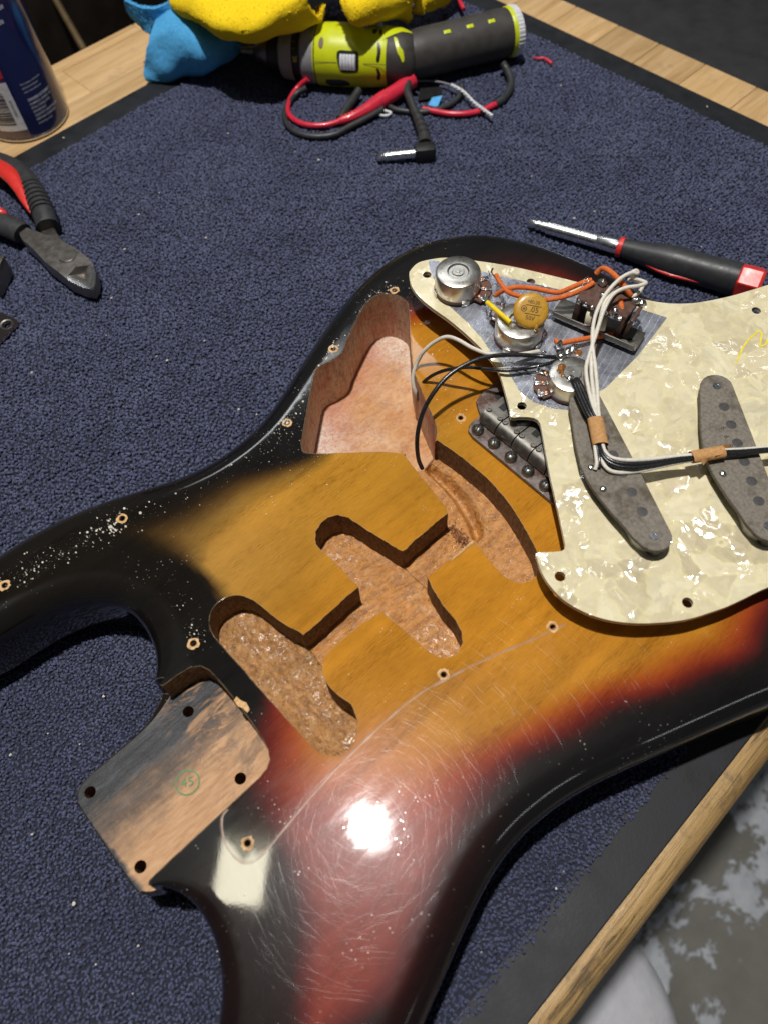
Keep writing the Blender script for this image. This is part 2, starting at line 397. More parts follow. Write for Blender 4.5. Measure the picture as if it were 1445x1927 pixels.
def make_concrete():
    m, nt, b = new_mat('paint_worn_concrete')
    v = coords(nt)
    n1 = noise_n(nt, v, 5, 8, 0.62)
    conc = ramp(nt, n1.outputs['Fac'], [(0.3, (0.095, 0.092, 0.080)), (0.5, (0.155, 0.148, 0.125)), (0.7, (0.22, 0.21, 0.185))])
    n2 = noise_n(nt, coords(nt, loc=(0.62, 0.31, 0)), 8.5, 9, 0.70, 0.3)
    pf = ramp(nt, n2.outputs['Fac'], [(0.495, (0, 0, 0)), (0.515, (1, 1, 1))])
    n3 = noise_n(nt, v, 34, 6, 0.7)
    pf2 = math_n(nt, 'MULTIPLY', pf, ramp(nt, n3.outputs['Fac'], [(0.33, (0, 0, 0)), (0.37, (1, 1, 1))]))
    pc = ramp(nt, n3.outputs['Fac'], [(0.3, (0.33, 0.35, 0.39)), (0.7, (0.52, 0.54, 0.57))])
    L(nt, mix(nt, pf2, conc, pc), b.inputs['Base Color'])
    b.inputs['Roughness'].default_value = 0.6
    L(nt, bump(nt, math_n(nt, 'ADD', n3.outputs['Fac'], pf2), 1.0, 0.6), b.inputs['Normal'])
    return m
M['concrete'] = make_concrete()

M['black_paint'] = simple('black_edge_paint', (0.012, 0.012, 0.013), 0.2)
M['steel'] = simple('dull_nickel_steel', (0.20, 0.19, 0.17), 0.5, 1.0, 0.22, 250, 0.05, 900, dirt=((0.16, 0.10, 0.06), 140, 0.60))
M['pot_steel'] = simple('aged_pot_can_metal', (0.60, 0.58, 0.53), 0.30, 1.0, 0.12, 180, 0.03, 900, dirt=((0.30, 0.25, 0.18), 120, 0.66))
M['rust_plate'] = simple('rust_bloomed_chrome', (0.24, 0.20, 0.185), 0.34, 0.85, 0.25, 160, 0.08, 600, dirt=((0.13, 0.075, 0.055), 90, 0.50))
M['chrome'] = simple('chrome', (0.46, 0.36, 0.33), 0.06, 1.0, 0.04, 60, dirt=((0.35, 0.33, 0.31), 260, 0.70))  # brown reflection put into the base colour of the plate
M['shaft_steel'] = simple('brushed_tool_steel', (0.78, 0.79, 0.80), 0.27, 1.0, 0.06, 300)
M['screw_steel'] = simple('screw_head_steel', (0.28, 0.27, 0.24), 0.36, 1.0, 0.25, 700, 0.06, 1500, dirt=((0.16, 0.12, 0.08), 500, 0.62))
M['dark_metal'] = simple('dark_forged_steel', (0.21, 0.19, 0.17), 0.36, 0.9, 0.18, 220, 0.05, 1200)
M['ground_edge'] = simple('ground_cutting_steel', (0.70, 0.70, 0.68), 0.22, 1.0, 0.1, 500)
M['solder'] = simple('solder', (0.66, 0.66, 0.64), 0.20, 1.0, 0.12, 500, 0.05, 1200)
M['copper'] = simple('copper_rivet', (0.55, 0.24, 0.12), 0.4, 0.7, 0.3, 800)
M['phenolic'] = simple('brown_phenolic', (0.085, 0.040, 0.028), 0.5, 0, 0.35, 400, 0.06, 1500, dirt=((0.25, 0.16, 0.12), 160, 0.62))
M['bakelite'] = simple('red_brown_wafer', (0.115, 0.045, 0.028), 0.55, 0, 0.3, 900, 0.05)
M['nylon'] = simple('aged_nylon', (0.55, 0.50, 0.36), 0.35, 0, 0.1, 300)
M['fibre'] = simple('grey_vulcanised_fibre', (0.165, 0.145, 0.118), 0.70, 0, 0.32, 700, 0.12, 1600, spec=0.3, dirt=((0.085, 0.068, 0.048), 70, 0.52))
M['magnet'] = simple('magnet_end', (0.055, 0.052, 0.052), 0.55, 0.2, 0.25, 900, 0.05)
M['eyelet'] = simple('eyelet_metal', (0.62, 0.63, 0.66), 0.26, 1.0, 0.12, 900)
M['cover_plastic'] = simple('aged_white_pickup_cover', (0.66, 0.64, 0.52), 0.3, 0, 0.06, 200, coat=0.3)
M['black_tape'] = simple('black_coil_tape', (0.015, 0.015, 0.016), 0.4, 0, 0.3, 700, 0.05)
M['orange_cloth'] = simple('orange_cloth_wire', (0.62, 0.145, 0.035), 0.85, 0, 0.28, 1100, 0.25, 3000, spec=0.2)
M['white_wire'] = simple('ivory_wire_sleeve', (0.62, 0.58, 0.50), 0.5, 0, 0.12, 600, 0.08, 2500)
M['black_wire'] = simple('black_wire_sleeve', (0.013, 0.013, 0.014), 0.25, 0, 0.3, 700, 0.05, 2200, spec=0.6)
M['tan_paper'] = simple('tan_paper_sleeve', (0.46, 0.245, 0.095), 0.7, 0, 0.22, 700, 0.12, 1600, spec=0.25)
M['cap_ochre'] = simple('ochre_capacitor_lacquer', (0.47, 0.25, 0.025), 0.34, 0, 0.12, 500, 0.04, 1500, coat=0.3)
M['ink'] = simple('dark_ink', (0.018, 0.012, 0.010), 0.6)
M['faint_ink'] = simple('faded_grey_ink', (0.16, 0.115, 0.07), 0.6)
M['green_ink'] = simple('green_stamp_ink', (0.10, 0.23, 0.10), 0.7, 0, 0.3, 900)
M['yellow_tube'] = simple('yellow_sleeving', (0.80, 0.58, 0.01), 0.45, 0, 0.08, 300)
M['yellow_ink'] = simple('yellow_grease_pencil', (0.75, 0.60, 0.02), 0.6)
M['flux'] = simple('burnt_flux', (0.20, 0.075, 0.010), 0.22, 0, 0.5, 500, 0.1, 900)
def make_residue():
    m, nt, b = new_mat('lacquer_ridge')
    n = noise_n(nt, coords(nt), 160, 5, 0.7)
    b.inputs['Base Color'].default_value = (0.46, 0.28, 0.17, 1); b.inputs['Roughness'].default_value = 0.35
    L(nt, ramp(nt, n.outputs['Fac'], [(0.3, (0.12,) * 3), (0.7, (0.6,) * 3)]), b.inputs['Alpha'])
    return m
M['residue'] = make_residue()
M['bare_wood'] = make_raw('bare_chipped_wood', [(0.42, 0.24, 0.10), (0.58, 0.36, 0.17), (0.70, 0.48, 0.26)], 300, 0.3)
def make_glint():
    m, nt, b = new_mat('scratch_glint')
    nt.nodes.remove(b)
    t = N(nt, 'ShaderNodeBsdfTransparent'); g = N(nt, 'ShaderNodeBsdfAnisotropic'); g.inputs['Roughness'].default_value = 0.16; g.inputs['Color'].default_value = (1, 1, 1, 1)
    mx = N(nt, 'ShaderNodeMixShader'); mx.inputs[0].default_value = 0.0085
    L(nt, t.outputs[0], mx.inputs[1]); L(nt, g.outputs[0], mx.inputs[2]); L(nt, mx.outputs[0], nt.nodes['Material Output'].inputs[0])
    return m
M['scratch'] = make_glint()
M['crumb'] = simple('pale_crumbs', (0.62, 0.57, 0.49), 0.7, 0, 0.25, 900)
M['hole_dark'] = simple('hole_wood_dark', (0.10, 0.055, 0.03), 0.8, 0, 0.4, 900)
# tools
M['drill_lime'] = simple('lime_plastic', (0.56, 0.62, 0.006), 0.38, 0, 0.06, 120, 0.03, 1800, dirt=((0.30, 0.30, 0.02), 60, 0.66))
M['drill_dark'] = simple('charcoal_rubber', (0.040, 0.036, 0.032), 0.55, 0, 0.2, 160, 0.08, 1800, dirt=((0.10, 0.095, 0.09), 90, 0.64))
M['drill_black'] = simple('black_plastic', (0.012, 0.012, 0.012), 0.4)
M['drill_grey'] = simple('grey_plastic', (0.23, 0.225, 0.235), 0.45, 0, 0.1, 200)
M['drill_taupe'] = simple('taupe_plastic', (0.27, 0.25, 0.215), 0.45, 0, 0.1, 200)
M['drill_white'] = simple('white_grey_plastic', (0.62, 0.63, 0.66), 0.4)
M['dark_red'] = simple('red_plastic', (0.62, 0.030, 0.022), 0.35, 0, 0.08, 200, coat=0.2)
M['handle_black'] = simple('black_grip', (0.030, 0.031, 0.033), 0.45, 0, 0.2, 300, 0.05, 2000)
M['red_wire'] = simple('red_silicone_lead', (0.60, 0.022, 0.050), 0.3, 0, 0.08, 200, coat=0.2)
M['white_string'] = simple('white_twist_tie', (0.62, 0.62, 0.63), 0.6, 0, 0.15, 900)
M['can_navy'] = simple('navy_can_print', (0.012, 0.020, 0.105), 0.22, 0.25, 0.06, 50, coat=0.6)
M['can_white'] = simple('white_can_print', (0.68, 0.70, 0.74), 0.3, coat=0.4)
M['can_red'] = simple('red_can_print', (0.55, 0.02, 0.04), 0.3, coat=0.4)
M['can_grey'] = simple('mauve_can_print', (0.16, 0.12, 0.13), 0.3, 0.3)
M['can_tin'] = simple('tin_rim', (0.62, 0.60, 0.58), 0.25, 1.0)
M['cabinet'] = simple('black_vinyl', (0.016, 0.016, 0.017), 0.55, 0, 0.2, 40, 0.1, 700)
M['shelf_dark'] = simple('dark_shelf_board', (0.018, 0.012, 0.008), 0.6, 0, 0.3, 20)
M['folder'] = simple('grey_folder', (0.13, 0.135, 0.15), 0.5, 0, 0.4, 18)
M['stick'] = simple('pale_stick', (0.26, 0.18, 0.09), 0.6, 0, 0.2, 60)
M['stool'] = simple('pale_grey_plastic', (0.50, 0.50, 0.53), 0.55, 0, 0.08, 60, 0.5, 350)
M['blue_tab'] = simple('light_blue_plastic', (0.10, 0.38, 0.72), 0.4)

def cloth_mat(name, col, dark):
    m, nt, b = new_mat(name)
    v = coords(nt)
    n = noise_n(nt, v, 700, 4, 0.7)
    L(nt, ramp(nt, n.outputs['Fac'], [(0.3, dark), (0.65, col)]), b.inputs['Base Color'])
    b.inputs['Roughness'].default_value = 0.9
    b.inputs['Specular IOR Level'].default_value = 0.15
    b.inputs['Sheen Weight'].default_value = 0.4
    b.inputs['Sheen Tint'].default_value = (*col, 1)
    n2 = noise_n(nt, v, 900, 4, 0.75)
    L(nt, bump(nt, n2.outputs['Fac'], 1.0, 0.45), b.inputs['Normal'])
    return m
M['blue_cloth'] = cloth_mat('blue_microfibre', (0.11, 0.43, 0.76), (0.05, 0.29, 0.60))
M['yellow_cloth'] = cloth_mat('yellow_terry', (0.95, 0.70, 0.02), (0.85, 0.55, 0.01))

# ------------------------------------------------------------------ geometry helpers (all lengths in mm)
class MB:
    def __init__(self): self.v = []; self.f = []; self.m = []
    def add(self, verts, faces, mi=0):
        o = len(self.v)
        self.v += [tuple(map(float, p)) for p in verts]
        self.f += [tuple(i + o for i in f) for f in faces]
        self.m += [mi] * len(faces)
        return self
    def box(self, c, s, mat=None, mi=0, bevel=0.0):
        x, y, z = (k / 2 for k in s); b = min(bevel, x * .9, y * .9, z * .9)
        if b <= 0:
            pts = [(-x,-y,-z),(x,-y,-z),(x,y,-z),(-x,y,-z),(-x,-y,z),(x,-y,z),(x,y,z),(-x,y,z)]
            fs = [(0,3,2,1),(4,5,6,7),(0,1,5,4),(1,2,6,5),(2,3,7,6),(3,0,4,7)]
        else:
            bm = bmesh.new(); bmesh.ops.create_cube(bm, size=1.0)
            for q in bm.verts: q.co = (q.co.x * 2 * x, q.co.y * 2 * y, q.co.z * 2 * z)
            bmesh.ops.bevel(bm, geom=list(bm.edges), offset=b, segments=2, affect='EDGES', profile=0.5)
            bm.verts.index_update()
            pts = [tuple(q.co) for q in bm.verts]; fs = [tuple(q.index for q in f.verts) for f in bm.faces]; bm.free()
        R = mat if mat is not None else Matrix.Identity(3)
        return self.add([R @ Vector(p) + Vector(c) for p in pts], fs, mi)
    def tube(self, path, r, n=8, smooth=4, caps=True, mi=0, flat=1.0):
        P = spline3(path, smooth) if smooth > 1 else [Vector(p) for p in path]
        K = len(P)
        rr = (lambda t: r) if not callable(r) else r
        T = [(P[min(i+1,K-1)] - P[max(i-1,0)]).normalized() for i in range(K)]
        up = Vector((0,0,1)) if abs(T[0].z) < .9 else Vector((1,0,0))
        nrm = (up - T[0] * up.dot(T[0])).normalized()
        vs = []
        for i in range(K):
            nrm = (nrm - T[i] * nrm.dot(T[i])).normalized(); bi = T[i].cross(nrm)
            q = rr(i / (K - 1))
            for k in range(n):
                a = 2 * math.pi * k / n
                vs.append(P[i] + nrm * (q * flat * math.cos(a)) + bi * (q * math.sin(a)))
        fs = [(i*n+k, i*n+(k+1)%n, (i+1)*n+(k+1)%n, (i+1)*n+k) for i in range(K-1) for k in range(n)]
        if caps: fs += [tuple(range(n))[::-1], tuple((K-1)*n+k for k in range(n))]
        return self.add(vs, fs, mi)
    def lathe(self, prof, origin=(0,0,0), axis=(0,0,1), n=32, mi=0, ref=None, close=True, facet=None):
        """prof: list of (distance along axis, radius)"""
        ax = Vector(axis).normalized()
        u = Vector(ref) if ref else (Vector((1,0,0)) if abs(ax.x) < .8 else Vector((0,1,0)))
        u = (u - ax * u.dot(ax)).normalized(); w = ax.cross(u); O = Vector(origin)
        vs = []
        for (d, r) in prof:
            for k in range(n):
                a = 2*math.pi*k/n; q = r * (facet(a, d) if facet else 1)
                vs.append(O + ax*d + u*(q*math.cos(a)) + w*(q*math.sin(a)))
        K = len(prof)
        fs = [(i*n+k, i*n+(k+1)%n, (i+1)*n+(k+1)%n, (i+1)*n+k) for i in range(K-1) for k in range(n)]
        if close:
            if prof[0][1] > 1e-4: fs.append(tuple(range(n))[::-1])
            if prof[-1][1] > 1e-4: fs.append(tuple((K-1)*n+k for k in range(n)))
        return self.add(vs, fs, mi)
    def prism(self, poly, z0, z1, b=0.0, mi=0, zf=None):
        """upright prism of a plan outline; small chamfer b on both rims; zf(x,y) adds to z"""
        poly = [Vector((p[0], p[1])) for p in poly]
        if area2(poly) < 0: poly = poly[::-1]
        n = len(poly); zf = zf or (lambda x, y: 0.0)
        ins = inset(poly, b) if b > 0 else poly
        rings = [(ins, z1), (poly, z1-b), (poly, z0+b), (ins, z0)] if b > 0 else [(poly, z1), (poly, z0)]
        vs = []
        for pl, z in rings: vs += [(p.x, p.y, z + zf(p.x, p.y)) for p in pl]
        fs = []
        for j in range(len(rings)-1):
            for k in range(n): fs.append((j*n+k, (j+1)*n+k, (j+1)*n+(k+1)%n, j*n+(k+1)%n))
        fs.append(tuple(range(n))); fs.append(tuple((len(rings)-1)*n+k for k in range(n))[::-1])
        return self.add(vs, fs, mi)
    def blob(self, c, r, sq=(1,1,1), n=8, jit=0.12, mi=0):
        vs = []; fs = []
        rings = 5
        for i in range(rings+1):
            t = math.pi*i/rings
            for k in range(n):
                a = 2*math.pi*k/n; q = r*(1+random.uniform(-jit, jit))
                vs.append((c[0]+q*math.sin(t)*math.cos(a)*sq[0], c[1]+q*math.sin(t)*math.sin(a)*sq[1], c[2]+q*math.cos(t)*sq[2]))
        for i in range(rings):
            for k in range(n): fs.append((i*n+k, (i+1)*n+k, (i+1)*n+(k+1)%n, i*n+(k+1)%n))
        return self.add(vs, fs, mi)
def area2(p): return sum(a[0]*b[1]-a[1]*b[0] for a, b in zip(p, p[1:]+p[:1]))
def inset(poly, d):
    n = len(poly); out = []
    for i in range(n):
        a, b, c = poly[i-1], poly[i], poly[(i+1) % n]
        e1 = (b-a).normalized(); e2 = (c-b).normalized()
        n1 = Vector((-e1.y, e1.x)); n2 = Vector((-e2.y, e2.x))
        m = (n1+n2); m = m.normalized() if m.length > 1e-6 else n1
        out.append(b + m * (d / max(.5, m.dot(n1))))
    return out
def spline3(pts, k):
    P = [Vector(p) for p in pts]; out = []
    for i in range(len(P)-1):
        p0, p1, p2, p3 = P[max(i-1,0)], P[i], P[i+1], P[min(i+2,len(P)-1)]
        for j in range(k):
            t = j/k
            out.append(0.5*((2*p1)+(p2-p0)*t+(2*p0-5*p1+4*p2-p3)*t*t+(3*p1-p0-3*p2+p3)*t**3))
    out.append(P[-1]); return out
def closed_spline(pts, step):
    P = [np.array(p, float) for p in pts]; n = len(P); out = []
    for i in range(n):
        p0, p1, p2, p3 = P[i-1], P[i], P[(i+1)%n], P[(i+2)%n]
        k = max(1, int(np.linalg.norm((p2-p1)[:2])/step))
        for j in range(k):
            t = j/k
            out.append(0.5*((2*p1)+(p2-p0)*t+(2*p0-5*p1+4*p2-p3)*t*t+(3*p1-p0-3*p2+p3)*t**3))
    return np.array(out)

def obj(name, mb, mats, parent=None, smooth=35, kind=None):
    me = bpy.data.meshes.new(name)
    me.from_pydata([(a*MM, b*MM, c*MM) for a, b, c in mb.v], [], mb.f)
    if not isinstance(mats, (list, tuple)): mats = [mats]
    for m in mats: me.materials.append(m)
    if len(mats) > 1: me.polygons.foreach_set('material_index', mb.m)
    if smooth:
        me.polygons.foreach_set('use_smooth', [True]*len(me.polygons))
        me.update(); me.set_sharp_from_angle(angle=math.radians(smooth))
    me.update()
    o = bpy.data.objects.new(name, me); COL.objects.link(o)
    if parent: o.parent = parent
    if kind: o['kind'] = kind
    return o
def tag(o, label, cat, group=None, kind=None):
    if label: o['label'] = label
    if cat: o['category'] = cat
    if group: o['group'] = group
    if kind: o['kind'] = kind
    return o
def thing(name, label, cat, loc=(0,0,0), rot=None, group=None):
    o = bpy.data.objects.new(name, None); COL.objects.link(o)
    o.empty_display_size = 0.01
    o.location = Vector(loc)*MM
    if rot is not None: o.rotation_euler = rot.to_euler() if hasattr(rot, 'to_euler') else rot
    return tag(o, label, cat, group)
def node(name, parent, loc=(0,0,0), rot=None):
    o = bpy.data.objects.new(name, None); COL.objects.link(o); o.parent = parent
    o.empty_display_size = 0.005
    o.location = Vector(loc)*MM
    if rot is not None: o.rotation_euler = rot.to_euler() if hasattr(rot, 'to_euler') else rot
    return o
def frame(xdir, up=(0,0,1)):
    x = Vector(xdir).normalized(); z = Vector(up); z = (z - x*z.dot(x)).normalized(); y = z.cross(x)
    return Matrix((x, y, z)).transposed()
_font_cache = {}
def text_shape(s, size, bold=0.0):
    """2-D triangles of a line of lettering, centred, cap height about `size` mm"""
    key = (s, bold)
    if key not in _font_cache:
        cu = bpy.data.curves.new('lettering', 'FONT'); cu.body = s; cu.align_x = 'CENTER'; cu.align_y = 'CENTER'; cu.offset = bold; cu.resolution_u = 3
        to = bpy.data.objects.new('lettering', cu); COL.objects.link(to)
        dg = bpy.context.evaluated_depsgraph_get()
        me = to.evaluated_get(dg).to_mesh()
        _font_cache[key] = ([(v.co.x, v.co.y) for v in me.vertices], [tuple(p.vertices) for p in me.polygons])
        to.evaluated_get(dg).to_mesh_clear()
        bpy.data.objects.remove(to); bpy.data.curves.remove(cu)
    V, F = _font_cache[key]
    k = size/0.7
    return [(x*k, y*k) for x, y in V], F
def write(mb, s, size, o, xd, yd, bold=0.0, lift=0.06, mi=0, squeeze=1.0):
    V, F = text_shape(s, size, bold)
    xd = Vector(xd).normalized(); yd = Vector(yd).normalized(); n = xd.cross(yd).normalized(); o = Vector(o)
    mb.add([o + xd*(a*squeeze) + yd*b + n*lift for a, b in V], F, mi)

# ------------------------------------------------------------------ floor, bench, mat
def big_sheet(name, x0, x1, y0, y1, z, mat, n=1):
    mb = MB(); mb.add([(x0,y0,z),(x1,y0,z),(x1,y1,z),(x0,y1,z)], [(0,1,2,3)])
    return obj(name, mb, mat, smooth=0)
fl = big_sheet('floor', -4000, 4000, -4000, 5000, -900, M['concrete']); fl['kind'] = 'structure'

TH = math.radians(2.5)
BR = Matrix.Rotation(TH, 3, 'Z')
bench = thing('workbench', 'maple butcher-block workbench under the blue mat, with a worn rounded front edge', 'workbench', (0,0,-46), (0,0,TH))
# the staves run along the bench (local x)
v0 = -147.0; k = 0
widths = [44, 41, 46, 43, 45, 42, 47, 44, 41, 45, 43, 46, 42, 44, 41, 45, 43]
for w in widths:
    v1 = v0 + w
    if v1 > 566: v1 = 566
    u0, u1 = -520, 514
    cut = random.uniform(-150, 380)
    for a, b_ in ((u0, cut), (cut, u1)):
        mb = MB(); mb.box(((a+b_)/2, (v0+v1)/2, 21 + random.uniform(-.08, .08)), (b_-a-0.15, v1-v0-0.15, 42), bevel=0.35 if b_ < 510 else 1.2)
        obj('stave', mb, M['maple'], bench, 40)
    v0 = v1
    if v1 >= 566: break
# rounded front edge strip
prof = [(-147.1, 0), (-147.1, 42.4)] + [(-158 - 12*math.sin(t), 30.4 + 12*math.cos(t)) for t in np.linspace(0, math.pi/2, 9)] + [(-170, 0)]
mb = MB(); xs = np.linspace(-520, 514, 240); vs = []; n = len(prof)
for i, x in enumerate(xs):
    for (y, z) in prof:
        q = noise.noise(Vector((x*.05, y*.2, z*.2)))*0.35 + noise.noise(Vector((x*.4, y*.5, z*.5)))*0.16 if y < -150 else 0
        vs.append((x, y + q, z + q))
fs = [(i*n+k, i*n+(k+1)%n, (i+1)*n+(k+1)%n, (i+1)*n+k) for i in range(len(xs)-1) for k in range(n)]
fs += [tuple(range(n))[::-1], tuple((len(xs)-1)*n+k for k in range(n))]
mb.add(vs, fs); obj('edge_strip', mb, M['edge_wood'], bench, 40)

mat_root = thing('bench_mat', 'dark blue loop-pile carpet mat with black rubber border lying on the bench', 'mat', (0,0,-3.6), (0,0,TH))
def rrect(x0, x1, y0, y1, r, n=6):
    out = []
    for cx, cy, a0 in ((x1-r, y1-r, 0), (x0+r, y1-r, 90), (x0+r, y0+r, 180), (x1-r, y0+r, 270)):
        for k in range(n+1):
            a = math.radians(a0 + 90*k/n); out.append((cx + r*math.cos(a), cy + r*math.sin(a)))
    return out
mb = MB(); mb.prism(rrect(-460, 473, -157, 478, 14), 0.05, 2.0, 0.5); obj('rubber_backing', mb, M['rubber'], mat_root, 40)
mb = MB(); mb.prism(rrect(-440, 450.5, -136, 455, 10), 1.7, 2.1, 0.1); obj('carpet_backing', mb, M['carpet_base'], mat_root, 40)
# body outline used further below is needed here to leave out the pile the body stands on
OUTLINE = [(-159.6,18,.6),(-158.9,22.5,.6),(-156.6,26,.6),(-152.5,27.8,.6),(-147,28.2,.6),(-140,28.3,.6),(-126,28.9,.8),(-117,30.4,1.2),(-110.5,33.5,2.5),(-105,38,5),(-100.5,45,8.5),(-97,54,11.5),(-95,64,12.8),(-95,73.5,13),(-97,81,13),(-101.5,88,13),(-108,94.2,13),(-117,99.5,13),(-128,103,13),(-141,104.8,13),(-155,106,12),(-168,109,10),(-178,114.5,8.5),(-183,122.5,8),(-181.5,130.5,8.5),(-174,137,9.5),(-163,141.3,11),(-148,143.8,12.7),(-133,144.8,13),(-118,144.6,13),(-104,143.2,13),(-88,140.2,13),(-73,135.8,13),(-59,130.3,13),(-45,124.4,13),(-34,120.3,13),(-20,117.3,13),(-5,116.8,13),(8,118.2,13),(20,121.2,13),(35,127,13),(50,133.7,13),(73,143.5,13),(95,152,13),(115,158,13),(135,161.2,13),(154,160.8,13),(170,157,13),(185,149.5,13),(199,138.5,13),(210,122.5,13),(218,104,13),(225,78,13),(229,50,13),(230.5,20,13),(230,-10,13),(228,-40,13),(224,-70,13),(217,-98,13),(206,-122,13),(190,-141,13),(170,-153.5,13),(147,-159,13),(120,-157.5,13),(92,-150.5,13),(74,-143.8,13),(53,-136,13),(35,-129.4,13),(19,-123.5,13),(4,-118.4,13),(-10,-114.8,13),(-22,-112.9,13),(-33,-112.2,13),(-45,-113,13),(-57,-115.4,13),(-73,-120.3,13),(-91,-126.5,13),(-104,-131,13),(-120,-137,13),(-140,-143.5,13),(-162,-148.5,12),(-185,-150,11),(-205,-146,9),(-218,-137,8),(-222,-125.5,8),(-218,-114,8.5),(-206,-104.5,10),(-190,-97.5,10),(-174,-91.5,9.5),(-163,-85.5,9),(-155,-78.5,8.5),(-150,-72.2,8),(-146.5,-66,7.5),(-144,-59.7,7),(-142.7,-53,6.5),(-142.4,-46.6,5.5),(-143.5,-40.6,4),(-146,-35,2.6),(-149.0,-31.2,1.2),(-152.5,-29.3,.7),(-155.4,-27.6,.6),(-157.8,-25,.6),(-159.1,-20.5,.6)]
OL = closed_spline(OUTLINE, 1.6)
def in_poly(pts, poly):
    pts = np.asarray(pts, float); poly = np.asarray(poly, float)
    x, y = pts[:,0], pts[:,1]; ins = np.zeros(len(pts), bool); j = len(poly)-1
    for i in range(len(poly)):
        xi, yi = poly[i,0], poly[i,1]; xj, yj = poly[j,0], poly[j,1]
        c = ((yi > y) != (yj > y)) & (x < (xj-xi)*(y-yi)/((yj-yi) + 1e-12) + xi)
        ins ^= c; j = i
    return ins
def poly_dist(pts, poly, closed=True):
    pts = np.asarray(pts, float)[:, :2]; poly = np.asarray(poly, float)[:, :2]
    d = np.full(len(pts), 1e9)
    m = len(poly) if closed else len(poly)-1
    for i in range(m):
        a = poly[i]; b = poly[(i+1) % len(poly)]; ab = b-a
        t = np.clip(((pts-a)@ab)/(ab@ab + 1e-12), 0, 1)
        q = a + t[:,None]*ab
        d = np.minimum(d, np.hypot(*(pts-q).T))
    return d

# carpet pile: little bent yarn loops, about 60 000 of them, one mass
def make_pile():
    Ps = []; Sc = []
    for s, test in ((1.8, lambda q: np.hypot(q[:,0]+90, q[:,1]+110) < 260), (2.45, lambda q: np.hypot(q[:,0]+90, q[:,1]+110) >= 260)):
        us, vv = np.meshgrid(np.arange(-262, 449.5, s), np.arange(-141.5, 454.5, s*0.92))
        us = us + (np.arange(us.shape[0]) % 2)[:, None]*s*.5
        q = np.c_[us.ravel(), vv.ravel()] + rng.normal(0, 0.17*s, (us.size, 2))
        k = test(q); Ps.append(q[k]); Sc.append(np.full(k.sum(), s/2.45))
    P = np.concatenate(Ps); Sc = np.concatenate(Sc)
    rag = np.array([-139.5 + 2.6*noise.noise(Vector((u*.06, 0, 2))) + 1.6*noise.noise(Vector((u*.3, 0, 5))) for u in P[:, 0]])
    kr = P[:, 1] > rag; P = P[kr]; Sc = Sc[kr]
    c, sn = math.cos(TH), math.sin(TH)
    Wd = np.c_[P[:,0]*c - P[:,1]*sn, P[:,0]*sn + P[:,1]*c]
    ins = in_poly(Wd, OL[::4, :2]); dd = np.zeros(len(P)); dd[ins] = poly_dist(Wd[ins], OL[::4])
    kp = ~(ins & (dd > 16)); P = P[kp]; Sc = Sc[kp]
    n = len(P)
    sec = 3; seg = 4
    ang = rng.uniform(0, 2*math.pi, n)
    ln = rng.uniform(0.9, 1.8, n)*Sc; ht = rng.uniform(1.1, 2.2, n)*(.6+.4*Sc); rad = rng.uniform(0.85, 1.25, n)*Sc
    patch = np.array([noise.noise(Vector((p[0]*.03, p[1]*.03, 0.5))) for p in P])
    ht *= 1 + 0.14*patch
    u = np.c_[np.cos(ang), np.sin(ang)]; w = np.c_[-u[:,1], u[:,0]]
    bend = rng.uniform(-.8, .8, n)
    V = np.zeros((n, seg, sec, 3))
    for i in range(seg):
        t = i/(seg-1); a = math.pi*t
        cx = -math.cos(a)*ln*.75
        cz = 1.55 + np.sin(a)*ht
        cyo = bend*math.sin(a)
        rr = rad*(0.75 + 0.35*math.sin(a))
        for k in range(sec):
            b = 2*math.pi*(k/sec) + 0.9*i
            # ring plane: sideways w and the radial direction of the arch
            radx = -math.cos(a); radz = math.sin(a)*.9 + .1
            ox = radx*np.cos(b)*rr; oz = radz*np.cos(b)*rr; ow = np.sin(b)*rr
            V[:, i, k, 0] = P[:,0] + u[:,0]*(cx+ox) + w[:,0]*(cyo+ow)
            V[:, i, k, 1] = P[:,1] + u[:,1]*(cx+ox) + w[:,1]*(cyo+ow)
            V[:, i, k, 2] = np.minimum(cz + oz, 4.15)
    base = np.arange(n)[:, None]*(seg*sec)
    q = []
    for i in range(seg-1):
        for k in range(sec):
            q.append([i*sec+k, i*sec+(k+1) % sec, (i+1)*sec+(k+1) % sec, (i+1)*sec+k])
    q = np.array(q); F = (base[:, :, None] + q[None]).reshape(-1, 4)
    me = bpy.data.meshes.new('carpet_pile')
    me.vertices.add(n*seg*sec); me.vertices.foreach_set('co', (V.reshape(-1)*MM).astype(np.float32))
    me.loops.add(F.size); me.loops.foreach_set('vertex_index', F.ravel().astype(np.int32))
    me.polygons.add(len(F)); me.polygons.foreach_set('loop_start', np.arange(0, F.size, 4, dtype=np.int32))
    me.polygons.foreach_set('use_smooth', np.ones(len(F), bool))
    at = me.attributes.new('tuft', 'FLOAT', 'POINT')
    at.data.foreach_set('value', np.repeat(rng.uniform(0, 1, n), seg*sec).astype(np.float32))
    me.materials.append(M['carpet']); me.update(); me.validate()
    o = bpy.data.objects.new('carpet_pile', me); COL.objects.link(o); o.parent = mat_root; o['kind'] = 'stuff'
make_pile()

